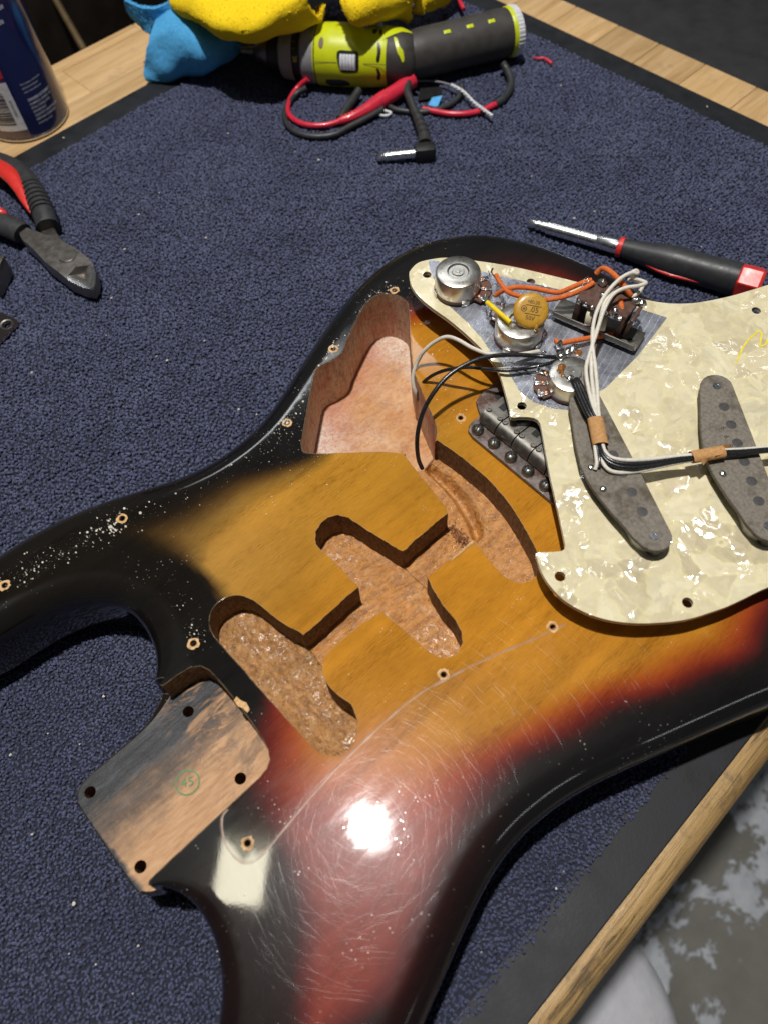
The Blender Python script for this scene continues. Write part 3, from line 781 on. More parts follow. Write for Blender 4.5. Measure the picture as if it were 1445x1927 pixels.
# ------------------------------------------------------------------ the guitar body
T = 44.5
gb = thing('guitar_body', 'worn three-colour sunburst guitar body, routed cavities bare, lying on the blue mat', 'guitar body', (0,0,0.3))
CONTROL = [(18.6,87.7),(20.1,90.0),(26.3,95.4),(35.6,104.1),(43.8,111.4),(51.5,118.2),(55.0,120.8),(59.0,121.8),(65.1,120.6),(71.9,120.4),(76.5,122.2),(79.8,124.6),(87.8,129.2),(95.4,133.2),(104.2,137.6),(111.0,139.4),(116.6,138.8),(120.6,136.4),(123.6,131.6),(124.5,126.6),(123.6,122.0),(118.5,115.4),(107.8,103.0),(97.7,90.8),(92.0,82.6),(87.4,73.5),(83.5,65.1),(80.1,57.5),(76.9,50.9),(74.0,46.9),(70.7,44.2),(67.5,43.0),(63.0,42.4),(59.5,43.0),(56.5,45.6),(52.4,49.3),(48.9,53.6),(43.1,59.6),(30.6,70.6),(21.1,79.2),(17.2,84.0)]
NECK = [(-44.6,8.5),(-47.3,17.1),(-48.9,24.7),(-50.0,33.0),(-51.5,38.8),(-54.0,43.3),(-57.8,46.0),(-62.2,46.9),(-66.8,46.2),(-70.3,43.7),(-72.2,41.0),(-73.8,36.5),(-73.9,26.3),(-73.6,16.0),(-73.5,5.4),(-73.2,-4.5),(-72.9,-15.9),(-72.5,-25.3),(-72.2,-31.9),(-71.1,-36.1),(-68.8,-39.9),(-65.8,-41.9),(-61.6,-42.5),(-57.1,-41.0),(-54.3,-38.7),(-51.9,-36.0),(-50.4,-32.4),(-49.2,-29.0),(-50.3,-24.8),(-51.0,-19.8),(-50.9,-14.8),(-49.6,-11),(-48.1,-8.5),(-46.1,-6.2),(-43.5,-3)]
CH1 = [(-44.6,8.5),(-36.6,8.5),(-25.8,9.0),(-18.2,9.5),(-11.5,9.2),(-8,9),(-8,-7),(-11.9,-6.6),(-22.7,-4.8),(-35.2,-4.3),(-42.9,-5.2),(-46.1,-6.2)]
MID = [(-11.7,9.2),(-11.5,15.5),(-11.3,23.0),(-11.4,30.1),(-12.0,36.3),(-11.6,39.6),(-10.3,42.0),(-7.5,44.9),(-2.7,46.8),(1.5,46.8),(5.8,44.7),(8.5,40.4),(9.7,34.6),(10.7,28.5),(12.3,21.4),(13.7,14.2),(15.2,9.3),(15.4,-7.8),(14.6,-8.2),(12.1,-14.2),(9.9,-23.2),(9.1,-31.8),(7.0,-37.8),(4.0,-41.4),(-1.0,-43.2),(-5.6,-41.7),(-8.4,-38.2),(-9.8,-33.1),(-10.2,-25.7),(-10.9,-17.2),(-11.8,-6.7)]
CH2 = [(14,9.3),(17.3,8.8),(23.0,9.5),(29.2,9.3),(37.6,9.6),(44.9,9.3),(48,8),(48,-11),(41.6,-10.6),(34.6,-9.4),(25.1,-8.4),(14,-8.0)]
BRIDGE = [(70.3,43.4),(71.5,34.8),(72.1,26.0),(72.3,16.9),(72.3,9.6),(71.6,4.3),(70.6,-2.5),(69.0,-9.6),(66.6,-17.0),(64.0,-24.3),(62.0,-29.6),(60.1,-33.4),(57.5,-37.2),(54.4,-40.0),(50.6,-41.4),(46.6,-41.0),(43.1,-38.8),(41.1,-35.4),(40.3,-31.3),(40.4,-26.4),(41.3,-20.5),(42.6,-14.8),(42.3,-10.8),(44.9,9.3),(46.4,12.5),(47.8,21.0),(49.3,31.3),(51.0,40.3),(52.4,48.0),(54,48.5),(60,44.5)]
TROUGH = [(66.6,44.5),(68.2,38.1),(68.8,26.9),(67.4,16.1),(64.4,6.7),(61.0,-0.5),(57.5,-5.2),(53.6,-7.2),(50.0,-5.6),(49.8,-2.6),(53.8,5.0),(58.2,18.7),(59.6,29.0),(60.2,40.7),(60.4,44.7)]
POCKET = [(-180,60),(-112,60),(-106.5,37.5),(-103.6,31.8),(-96.4,31.6),(-90.5,30.6),(-86.4,28.0),(-84.8,24),(-84.3,15),(-84.3,5.9),(-84.8,-5.9),(-85.7,-15.8),(-86.6,-20.2),(-88.4,-23.6),(-91.5,-25.6),(-96,-26.4),(-119,-26.9),(-140,-27.4),(-150,-27.8),(-153,-31),(-157,-45),(-180,-45)]
def circ(c, r, n=14): return [(c[0]+r*math.cos(2*math.pi*k/n), c[1]+r*math.sin(2*math.pi*k/n)) for k in range(n)]
SCREW = [(125.5,135.2),(72.0,125.9),(22.4,104.4),(-71.5,115.1),(-131.3,122.6),(-82.7,38.8),(-114.2,-42.8),(-12.0,-46.0),(37.9,-63.0),(88.8,45.0)]
NECKH = [(-102.4,21.8),(-102.4,-16.9),(-153.0,21.9),(-152.9,-17.0)]
BLACK = [(-81.0,112.5,44.5),(-56.7,109.8,44.5),(-35.6,103.6,44.5),(-14.9,96.3,44.5),(5.5,87.8,44.5),(17.9,84.0,44.5),(33,98),(62,110),(92,121),(116,130),(132,128),(177.7,128.1,44.5),(198.7,113.7,44.5),(212.0,88.1,44.5),(218.1,69.2,44.5),(216.6,42.9,44.5),(212,20),(212,-30),(203,-75),(185,-108),(160,-124),(130,-126),(93.5,-134.3,44.5),(76.6,-129.1,44.5),(58.2,-121.9,44.5),(42.2,-115.3,44.5),(23.6,-108.9,44.5),(4.5,-103.4,44.5),(-13.6,-100.9,44.5),(-30.4,-101.7,44.5),(-46.2,-105.5,44.5),(-63.6,-112.0,44.5),(-78.9,-119.1,44.5),(-93.1,-124.1,44.5),(-106.9,-127.9,44.5),(-150,-121),(-185,-128),(-198,-122),(-186,-112),(-165,-102),(-144.9,-93.8,44.5),(-137.5,-84.1,44.5),(-129.6,-73.3,44.5),(-122.3,-61.2,44.5),(-115.6,-52.5,44.5),(-113.0,-39.5,44.5),(-113.2,-31.4,44.5),(-108,-15),(-80,-4),(-72,4),(-68,20),(-66,42),(-60.2,62.3,44.5),(-65.0,79.2,44.5),(-75.5,95.2,44.5),(-81.4,107.0,44.5)]
YELL = [(-44.9,77.3,44.5),(-24.3,75.0,44.5),(-2.7,71.1,44.5),(16.0,69.1,44.5),(26.1,70.8,44.5),(45,84),(75,95),(98,98),(112,104),(126,97),(150,82),(170,62),(184,35),(188,0),(184,-40),(170,-70),(145,-88),(120,-94),(85.1,-109.5,44.5),(67.9,-100.2,44.5),(44.3,-90.6,44.5),(22.5,-83.0,44.5),(4.0,-78.9,44.5),(-13.6,-74.6,44.5),(-26.6,-69.1,44.5),(-41.1,-59.2,44.5),(-56.5,-50.3,44.5),(-67.7,-43.4,44.5),(-66,-30),(-62,0),(-58,30),(-57,42),(-53.7,52.5,44.5),(-54.5,68.2,44.5)]
IMPRINT = [(-112.5,-27.5),(-116.1,-28.5),(-119.5,-33.6),(-121.0,-39.9),(-119.9,-46.5),(-116,-49.6),(-110.9,-49.9),(-99.2,-48.2),(-83.9,-46.1),(-68.8,-44.7),(-54.1,-44.2),(-39.2,-44.1),(-24.9,-45.2),(-13.5,-47.8),(0.3,-51.7),(14.9,-56.5),(29.4,-61.7),(43.0,-66)]

def smooth01(x): x = np.clip(x, 0, 1); return x*x*(3-2*x)
def burst_colour(xy):
    xy = np.asarray(xy)[:, :2]
    jig = np.array([[noise.noise(Vector((p[0]*.03, p[1]*.03, 1)))*5, noise.noise(Vector((p[0]*.03, p[1]*.03, 9)))*5] for p in xy])
    q = xy + jig
    inB = in_poly(q, [b[:2] for b in BLACK]); dB = poly_dist(q, [b[:2] for b in BLACK])
    inY = in_poly(q, [b[:2] for b in YELL]); dY = poly_dist(q, [b[:2] for b in YELL])
    sB = np.where(inB, dB, 0); sY = np.where(inY, 0, dY)
    t = np.where(inY, 1.0, sB/(sB+sY+1e-6))
    bass = smooth01((-10-xy[:,1])/40)
    t = np.maximum(t, .53*smooth01(sB/23)*bass)
    redx = np.maximum(smooth01((45-xy[:,1])/50), smooth01((xy[:,0]-70)/30))
    redx = redx*(1 - smooth01((-40-xy[:,0])/20)*smooth01((xy[:,1]+5)/25))
    stops = np.array([0, .18, .38, .60, .82, 1.0])
    red = np.array([[.007,.0065,.0065],[.020,.008,.007],[.115,.012,.008],[.27,.045,.009],[.36,.115,.010],[.43,.185,.017]])
    brn = np.array([[.007,.0065,.0065],[.018,.011,.006],[.085,.042,.010],[.20,.105,.018],[.27,.135,.016],[.39,.185,.020]])
    cr = np.stack([np.interp(t, stops, red[:,k]) for k in range(3)], 1)
    cb = np.stack([np.interp(t, stops, brn[:,k]) for k in range(3)], 1)
    c = cr*redx[:,None] + cb*(1-redx[:,None])
    # the bass horn red is cooler and more faded
    horn = smooth01((-20-xy[:,0])/60)*smooth01((-30-xy[:,1])/20)
    lum = c.mean(1, keepdims=True)
    c = c*(1 - .45*horn[:,None]) + .45*horn[:,None]*(lum*np.array([2.0, .36, .38]))
    # treble half under the guard near the waist is browner
    wst = smooth01((30-xy[:,0])/110)*smooth01((xy[:,1]-5)/60)
    c = c*(1-.35*wst[:,None]) + .35*wst[:,None]*c.mean(1, keepdims=True)*np.array([1.45, 1.0, .42])
    return c
def guarded(xy):
    reg = [(-112,-27),(-121,-36),(-120,-47),(-111,-50),(-84,-46),(-54,-44),(-25,-45),(0,-51.5),(29,-61.5),(43,-66),(60,-90),(110,-60),(120,60),(135,140),(118,141),(72,130),(22,108),(-10,103),(-50,112),(-90,128),(-140,129),(-138,116),(-110,107),(-92,95),(-83,75),(-82,55),(-86,40),(-90,30)]
    i = in_poly(xy, reg); d = poly_dist(xy, reg)
    return np.where(i, smooth01(d/2), 0.0)

def make_body():
    ol = OL[:, :2]; rr = np.clip(OL[:, 2], .5, 13)
    if area2([tuple(p) for p in ol]) < 0: ol = ol[::-1]; rr = rr[::-1]
    tg = np.roll(ol, -1, 0) - np.roll(ol, 1, 0); tg /= np.linalg.norm(tg, axis=1)[:, None]
    nin = np.c_[-tg[:,1], tg[:,0]]
    crease = ol + nin*rr[:, None]
    n = len(ol)
    pts = [tuple(p) for p in crease]; edges = [(i, (i+1) % n) for i in range(n)]
    polys = {}
    def add_poly(name, pl, z):
        o = len(pts); pts.extend([tuple(p[:2]) for p in pl]); m = len(pl)
        edges.extend([(o+i, o+(i+1) % m) for i in range(m)]); polys.setdefault(name, []).append((np.array(pl)[:, :2], z))
    def dense(pl, step=0.8, wob=0.22):
        out = []
        for a, b in zip(pl, pl[1:]+pl[:1]):
            k = max(1, int(math.dist(a, b)/step))
            for j in range(k):
                x = a[0]+(b[0]-a[0])*j/k; y = a[1]+(b[1]-a[1])*j/k
                out.append((x + wob*(noise.noise(Vector((x*.5, y*.5, 3))) + .7*noise.noise(Vector((x*1.7, y*1.7, 5)))), y + wob*(noise.noise(Vector((x*.5, y*.5, 7))) + .7*noise.noise(Vector((x*1.7, y*1.7, 11))))))
        return out
    def soft(pl): return dense([tuple(q) for q in closed_spline(pl, 1.3)], .8, .16)
    add_poly('control_cavity', soft(CONTROL), 9.0)
    add_poly('neck_pickup_cavity', soft(NECK[:-1]), 26.5)
    add_poly('middle_pickup_cavity', dense(MID), 27.0)
    add_poly('bridge_pickup_cavity', dense(BRIDGE), 28.0)
    add_poly('wiring_channel', dense(CH1), 27.6); add_poly('wiring_channel', dense(CH2), 27.8)
    add_poly('wiring_trough', soft(TROUGH), 27.9)
    add_poly('neck_pocket', dense(POCKET, 1.2, 0.06), 28.5)
    for c in SCREW: add_poly('screw_hole', circ(c, 1.25), T-8)
    for c in NECKH: add_poly('neck_screw_hole', circ(c, 2.5, 18), 4.0)
    # interior points: 2.6 mm on the top, finer in the routes
    gx, gy = np.meshgrid(np.arange(-222, 231, 2.6), np.arange(-152, 162, 2.6))
    g = np.c_[gx.ravel(), gy.ravel()] + rng.uniform(-.3, .3, (gx.size, 2))
    g = g[in_poly(g, crease)]
    g = g[poly_dist(g, crease[::2]) > 1.2]
    fine = []
    for nm, lst in polys.items():
        if 'hole' in nm: continue
        for pl, z in lst:
            x0, y0 = pl.min(0); x1, y1 = pl.max(0); st = 1.25
            ax, ay = np.meshgrid(np.arange(x0, x1, st), np.arange(y0, y1, st))
            q = np.c_[ax.ravel(), ay.ravel()] + rng.uniform(-.2, .2, (ax.size, 2))
            q = q[in_poly(q, pl) & in_poly(q, crease)]; q = q[poly_dist(q, pl) > .6]; fine.append(q)
    fine = np.concatenate(fine)
    allp = np.concatenate([np.array(pts), g, fine])
    res = delaunay_2d_cdt([Vector(p) for p in allp], edges, [], 0, 1e-4)
    V = np.array([tuple(v) for v in res[0]]); F = [tuple(f) for f in res[2]]
    cen = np.array([V[list(f)].mean(0) for f in F])
    keep = in_poly(cen, crease)
    z = np.full(len(F), T); lab = np.array(['top']*len(F), dtype=object)
    for nm, lst in polys.items():
        for pl, zz in lst:
            i = in_poly(cen, pl) & (zz < z); z[i] = zz; lab[i] = nm
    # body mesh: top + walls + rim roundover + sides + bottom
    bv = []; bf = []; bm_i = []; idx = {}
    def vid(i, zz):
        key = (i, round(zz, 3))
        if key not in idx: idx[key] = len(bv); bv.append((V[i,0], V[i,1], zz))
        return idx[key]
    floors = {}
    emap = {}
    for fi, f in enumerate(F):
        if not keep[fi]: continue
        for a, b in zip(f, f[1:]+f[:1]): emap.setdefault((min(a,b), max(a,b)), []).append(fi)
        if lab[fi] == 'top':
            bf.append(tuple(vid(i, T) for i in f)); bm_i.append(0)
        else: floors.setdefault(lab[fi], []).append(fi)
    isb = set()
    for (a, b), fs in emap.items():
        if len(fs) == 2 and abs(z[fs[0]]-z[fs[1]]) > .01:
            hi, lo = max(z[fs[0]], z[fs[1]]), min(z[fs[0]], z[fs[1]])
            # walls are split in height so their rough wood can be uneven
            lv = [hi, lo] if hi-lo < 5 else [hi, hi-1.2, lo]
            for h1, h0 in zip(lv, lv[1:]):
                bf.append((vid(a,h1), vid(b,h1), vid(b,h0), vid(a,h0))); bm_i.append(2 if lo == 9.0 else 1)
            isb.add(a); isb.add(b)
    # rings
    pk = in_poly(ol + nin*.05, POCKET); pkc = in_poly(crease, POCKET)
    tree = {}
    cidx = [int(np.argmin(np.hypot(*(V-c).T))) for c in crease]
    rings = []
    nr = 9; rb = np.minimum(rr, 10)
    for j in range(nr+1):
        th = math.pi/2*j/nr
        xy = crease - nin*(rr*math.sin(th))[:, None]
        zz = T - rr*(1-math.cos(th))
        rings.append((xy, np.where(pk | pkc, np.minimum(zz, 28.5 - .02*j), zz)))
    for j in range(1, nr+1):
        th = math.pi/2*j/nr
        xy = ol + nin*(rb*(1-math.cos(th)))[:, None]
        zz = np.minimum(rb*(1-math.sin(th)), 30)
        rings.append((xy, zz))
    base = len(bv)
    for xy, zz in rings: bv.extend([(xy[i,0], xy[i,1], zz[i]) for i in range(n)])
    for j in range(len(rings)-1):
        for i in range(n):
            k = (i+1) % n
            bf.append((base+j*n+i, base+(j+1)*n+i, base+(j+1)*n+k, base+j*n+k)); bm_i.append(0)
    bf.append(tuple(base+(len(rings)-1)*n+i for i in range(n))[::-1]); bm_i.append(0)
    # close the small step where the pocket floor meets the rim
    me = bpy.data.meshes.new('body')
    me.from_pydata([(a*MM, b*MM, c*MM) for a, b, c in bv], [], bf)
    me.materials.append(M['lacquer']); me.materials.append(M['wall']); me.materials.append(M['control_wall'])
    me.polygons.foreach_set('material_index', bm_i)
    bm = bmesh.new(); bm.from_mesh(me)
    bmesh.ops.remove_doubles(bm, verts=bm.verts, dist=1.5e-5)
    bmesh.ops.recalc_face_normals(bm, faces=bm.faces)
    bm.to_mesh(me); bm.free()
    co = np.zeros(len(me.vertices)*3, np.float32); me.vertices.foreach_get('co', co); co = co.reshape(-1,3)/MM
    col = burst_colour(co)
    ca = me.color_attributes.new('burst', 'FLOAT_COLOR', 'POINT')
    ca.data.foreach_set('color', np.c_[col, np.ones(len(col))].astype(np.float32).ravel())
    ga = me.attributes.new('guarded', 'FLOAT', 'POINT')
    ga.data.foreach_set('value', guarded(co).astype(np.float32))
    me.polygons.foreach_set('use_smooth', [True]*len(me.polygons)); me.update()
    me.set_sharp_from_angle(angle=math.radians(32)); me.update()
    o = bpy.data.objects.new('body', me); COL.objects.link(o); o.parent = gb
    # cavity floors, each its own part, tooled and uneven
    spec = {'control_cavity': ('control_floor', .35, .10), 'neck_pickup_cavity': ('neck_route_floor', 1.5, .24), 'middle_pickup_cavity': ('route_floor', .9, .16),
            'bridge_pickup_cavity': ('route_floor', .6, .12), 'wiring_channel': ('route_floor', .6, .13), 'wiring_trough': ('route_floor', .4, .12),
            'neck_pocket': ('pocket', .12, .10), 'screw_hole': ('hole_dark', 0, 1), 'neck_screw_hole': ('hole_dark', 0, 1)}
    parts = []
    for nm, fl_ in floors.items():
        groups = polys[nm] if nm in ('screw_hole', 'neck_screw_hole', 'wiring_channel') else [None]
        for g_ in groups:
            parts.append((nm, fl_ if g_ is None else [fi for fi in fl_ if in_poly(cen[fi:fi+1], g_[0])[0]]))
    for nm, fl_ in parts:
        mk, amp, fr = spec[nm]; mb = MB(); loc = {}
        for fi in fl_:
            ids = []
            for i in F[fi]:
                if i not in loc:
                    dz = 0
                    if amp and (i not in isb):
                        p = V[i]
                        dz = amp*(noise.noise(Vector((p[0]*fr, p[1]*fr, 4)))*.7 + noise.noise(Vector((p[0]*fr*3.5, p[1]*fr*3.5, 8)))*.5)
                        if nm == 'wiring_trough':
                            d = poly_dist([p], TROUGH)[0]; dz -= 6.5*(1-math.cos(math.pi*min(d, 4.4)/4.4))/2
                        if nm == 'neck_pickup_cavity':
                            s = p[0] + 61.5 + 1.2*math.sin(p[1]*.12)
                            dz -= 0.9*math.exp(-(s/1.1)**2) if p[1] < 36 and p[1] > -34 else 0
                            dz += .32*math.sin(p[1]*1.9 + noise.noise(Vector((p[0]*.3, p[1]*.3, 2)))*3)*min(1, abs(s)/6)
                    loc[i] = len(mb.v); mb.v.append((V[i,0], V[i,1], z[fi]+dz))
                ids.append(loc[i])
            mb.f.append(tuple(ids)); mb.m.append(0)
        if 'hole' in nm:
            obj(nm, mb, M[mk], gb, 0)
        else:
            q = obj(nm, mb, M[mk], gb, 60)
make_body()

# play wear: hair-fine raised scratches over the open top (too many to count), faint and sparse where the guard lay
def make_scratches():
    vs = []; fs = []; made = 0
    zones = [(-150, 60, -135, -48, 4300), (20, 130, -150, -70, 420), (-75, 5, -70, -46, 220), (-110, -40, -50, 120, 260), (-60, 60, -50, 110, 200)]
    fields = []
    for (x0, x1, y0, y1, cnt) in zones:
        c = np.c_[rng.uniform(x0, x1, cnt), rng.uniform(y0, y1, cnt)]; fields.append(c)
    C_ = np.concatenate(fields)
    crs = np.array([q[:2] for q in OL]); ok = in_poly(C_, crs[::3])
    ok[ok] &= poly_dist(C_[ok], crs[::3]) > 14
    cav = [np.array(q)[:, :2] for q in (CONTROL, NECK, MID, BRIDGE, CH1, CH2, POCKET)]
    for pl in cav: ok &= ~in_poly(C_, pl)
    C_ = C_[ok]; gd = guarded(C_)
    paths = []
    for c, g in zip(C_, gd):
        if g > .5 and random.random() < .55: continue
        a = random.gauss(.9, .9) if random.random() < .5 else random.uniform(0, math.pi)
        ln = min(34, random.expovariate(1/8)+2.0); cv = random.gauss(0, .017)
        w = random.uniform(.024, .055)*(1.6 if random.random() < .06 else 1)*(.6 if g > .5 else 1)
        h = w*random.uniform(.05, .27)
        k = max(2, int(ln/3)); P = []; x, y, aa = c[0], c[1], a
        for i in range(k+1):
            P.append((x, y, aa)); x += math.cos(aa)*ln/k; y += math.sin(aa)*ln/k; aa += cv*ln/k
        paths.append((P, w, h, k))
    allq = np.array([q[:2] for P, *_ in paths for q in P])
    good = in_poly(allq, crs[::3]) & (poly_dist(allq, crs[::6]) > 13.2)
    for pl in cav: good &= ~in_poly(allq, pl)
    pos = 0
    for P, w, h, k in paths:
        g_ = good[pos:pos+k+1].all(); pos += k+1
        if not g_: continue
        o = len(vs)
        for i, (x, y, aa) in enumerate(P):
            t = i/k; q = w*(.35+.65*math.sin(math.pi*min(max(t, .04), .96)))
            nx, ny = -math.sin(aa)*q, math.cos(aa)*q
            vs += [(x-nx, y-ny, T+.006), (x, y, T+.006+h), (x+nx, y+ny, T+.006)]
        fs += [(o+i*3+j, o+(i+1)*3+j, o+(i+1)*3+j+1, o+i*3+j+1) for i in range(k) for j in range(2)]
    mb = MB(); mb.v = vs; mb.f = fs; mb.m = [0]*len(fs)
    obj('play_wear_scratches', mb, M['scratch'], gb, 89, 'stuff')
make_scratches()

# worn wood rings round the guard screw holes
for c in SCREW:
    mb = MB(); k = 18; ro = [random.uniform(2.3, 3.1) for _ in range(k)]
    vs = [(c[0]+1.3*math.cos(2*math.pi*i/k), c[1]+1.3*math.sin(2*math.pi*i/k), T-.25) for i in range(k)]
    vs += [(c[0]+1.75*math.cos(2*math.pi*i/k), c[1]+1.75*math.sin(2*math.pi*i/k), T+.16) for i in range(k)]
    vs += [(c[0]+ro[i]*math.cos(2*math.pi*i/k), c[1]+ro[i]*math.sin(2*math.pi*i/k), T+.02) for i in range(k)]
    fs = [(j*k+i, j*k+(i+1) % k, (j+1)*k+(i+1) % k, (j+1)*k+i) for j in range(2) for i in range(k)]
    mb.add(vs, fs); obj('worn_screw_hole_rim', mb, M['bare_wood'], gb, 60)
# ridge of lacquer that grew along the guard's edge
mb = MB(); P = spline3([(x, y, T) for x, y in IMPRINT], 10)
vs = []; k = len(P)
for i, p_ in enumerate(P):
    t = (P[min(i+1,k-1)]-P[max(i-1,0)]).normalized(); nn = Vector((-t.y, t.x, 0)); w = .85*(.5+.8*abs(noise.noise(p_*.12)))
    vs += [p_-nn*w+Vector((0,0,.015)), p_+Vector((0,0,.10)), p_+nn*w+Vector((0,0,.015))]
mb.add(vs, [(i*3+j, i*3+j+1, i*3+j+4, i*3+j+3) for i in range(k-1) for j in range(2)])
obj('guard_edge_ridge', mb, M['residue'], gb, 60)
# chipped splinter at the neck pocket
mb = MB(); c = (-83.2,2.3,44.5); pl = [(c[0]+a, c[1]+b) for a, b in ((-1.6,3.6),(0.4,4.2),(0.8,1.4),(1.9,-.8),(1.2,-4.2),(-.5,-4.6),(-.8,-1.6),(-1.8,.4))]
mb.prism(pl, T+.02, T+.5, .15); obj('chipped_splinter', mb, M['bare_wood'], gb, 30)
# pale split sliver beside the bridge route
mb = MB(); mb.prism([(41.5,-9.1,44.5)[:2], (43.2,-9.6,44.5)[:2], (41.7,-10.4,44.5)[:2], (32.5,-10.2,44.5)[:2], (27.4,-9.8,44.5)[:2], (32.4,-8.9,44.5)[:2]], T-.6, T+.35, .1); obj('lifted_sliver', mb, M['bare_wood'], gb, 30)
# stamps
mb = MB(); c = Vector((-120.0,-3.0,28.5)); xd = Vector((-113.9,-6.5,28.5))-c; yd = Vector((-xd.y, xd.x, 0)); yd = Vector((-116.5,3.6,28.5))-c
c.z = 28.72
ring = [(math.cos(a), math.sin(a)) for a in np.linspace(0, 2*math.pi, 40, endpoint=False)]
xn = xd.normalized(); yn = (yd - xn*yd.dot(xn)).normalized()
vs = []
for a, b in ring: vs += [c+xn*(a*5.3)+yn*(b*5.3), c+xn*(a*4.7)+yn*(b*4.7)]
m_ = len(ring); mb.add(vs, [(2*i, 2*((i+1) % m_), 2*((i+1) % m_)+1, 2*i+1) for i in range(m_)])
write(mb, '45', 3.9, c, xn, yn, 0.0, 0.0)
obj('green_inspection_stamp', mb, M['green_ink'], gb, 0)
mb = MB(); c = Vector((-31.1,28.8,44.5)); yd = Vector((-25.8,26.1,44.5))-c; xd = Vector((-27.1,33.8,44.5))-c
write(mb, '568', 3.2, c, xd, yd - xd.normalized()*yd.dot(xd.normalized()), 0.0, .05); obj('faded_number_stamp', mb, M['faint_ink'], gb, 0)
# pale grit and finish crumbs on the black rim
OLs = OL[::5, :2]
def crumbs(name, spots, parent, mat, z=T):
    mb = MB(); pts = []; rs = []
    for (cx, cy, sx, sy, cnt, rmax) in spots:
        for _ in range(int(cnt*1.9)):
            pts.append((random.gauss(cx, sx), random.gauss(cy, sy)))
            rs.append(random.uniform(.05, .15) if random.random() < .68 else rmax*random.uniform(.15, 1)**2.2 + .08)
    pts = np.array(pts); ok = np.ones(len(pts), bool)
    if z == T:
        ok = in_poly(pts, OLs) & (poly_dist(pts, OLs) > 13.4)
        for pl in (CONTROL, NECK, MID, BRIDGE, CH1, CH2, POCKET): ok &= ~in_poly(pts, np.array(pl)[:, :2])
    for (x, y), r, k_ in zip(pts, rs, ok):
        if not k_: continue
        a = random.uniform(0, 6.28); k = random.choice((4, 5, 6)); e = random.uniform(.3, 1)
        vs = [(x+r*math.cos(a+6.283*i/k)*e, y+r*math.sin(a+6.283*i/k), z-.02) for i in range(k)] + [(x+.1*r, y, z+r*random.uniform(.25, .8))]
        mb.add(vs, [(i, (i+1) % k, k) for i in range(k)])
    return obj(name, mb, mat, parent, 0, 'stuff')
crumbs('finish_crumbs', [(-80,117,9,3.5,110,.95),(-77,113,5,2.5,26,1.2),(-120,122,9,5,110,.7),(-104,118,9,4,50,.6),(-60,108,8,5,26,.7),(-79,60,6,8,40,.5),(-80,41,3.5,3.5,50,.5),(8,108,13,3,130,.7),(22,106,4,4,70,.8),(38,116,12,3,220,.7),(66,127,8,2.5,160,.7),(60,127,6,3,60,.6),(100,141,10,2.5,120,.6),(122,138,5,3,70,.6),(128,122,5,5,60,.6),(20,80,14,8,120,.35),(-60,-10,3,20,30,.35),(84,48,6,6,30,.6),(60,60,40,12,70,.4),(100,84,5,14,60,.5),(110,95,4,10,50,.5),(-20,100,25,6,80,.45),(-95,-25,10,10,20,.4)], gb, M['crumb'])
crumbs('sawdust_grains', [(30,88,6,6,50,.6),(60,90,20,16,90,.5),(90,110,14,14,60,.5)], gb, M['crumb'], 9.3)
mb = MB()
for _ in range(240):   # crumbly torn fibres where the wiring channel breaks into the bridge route
    x = random.gauss(46.3, 1.5); y = random.uniform(-8, 9.5)
    p0 = Vector((x, y, 28+random.uniform(0,.8))); d = Vector((random.uniform(-1,1), random.uniform(-1,1), random.uniform(-.2,.9)))*random.uniform(.4,1.3)
    mb.tube([p0, p0+d*.6+Vector((0,0,.3)), p0+d], random.uniform(.12,.3), 4, 1)
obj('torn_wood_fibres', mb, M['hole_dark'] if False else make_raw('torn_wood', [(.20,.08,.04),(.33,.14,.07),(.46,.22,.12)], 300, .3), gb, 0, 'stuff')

# ---- tremolo bridge screwed to the body
br = node('tremolo_bridge', gb, (0,0,0)); br['label'] = 'rusty chrome six-screw tremolo bridge half hidden by the pearl guard'
mb = MB()
plate = [(83.6,-36.5),(83.6,31.5),(84.6,35.6),(87.2,37.6),(91,38.4),(96.0,38.2),(97.6,41.2),(100.6,45.8),(105,47.6),(122,48),(122,-47),(105,-46.5),(97.6,-41.2),(96,-38.2),(88,-37.8),(85,-38)]
mb.prism(plate, T+.35, T+2.1, .35)
obj('base_plate', mb, M['rust_plate'], br, 30)
mb = MB(); mb.box((121,0,T+6.4), (1.8,94,10), bevel=.5); obj('turned_up_flange', mb, M['rust_plate'], br, 30)
for c in ((112,40.0),(112,29),(112,18)):
    mb = MB(); mb.prism(circ(c, 2.7, 18), T+2.05, T+2.2, .02); obj('string_hole', mb, M['drill_black'], br, 30)
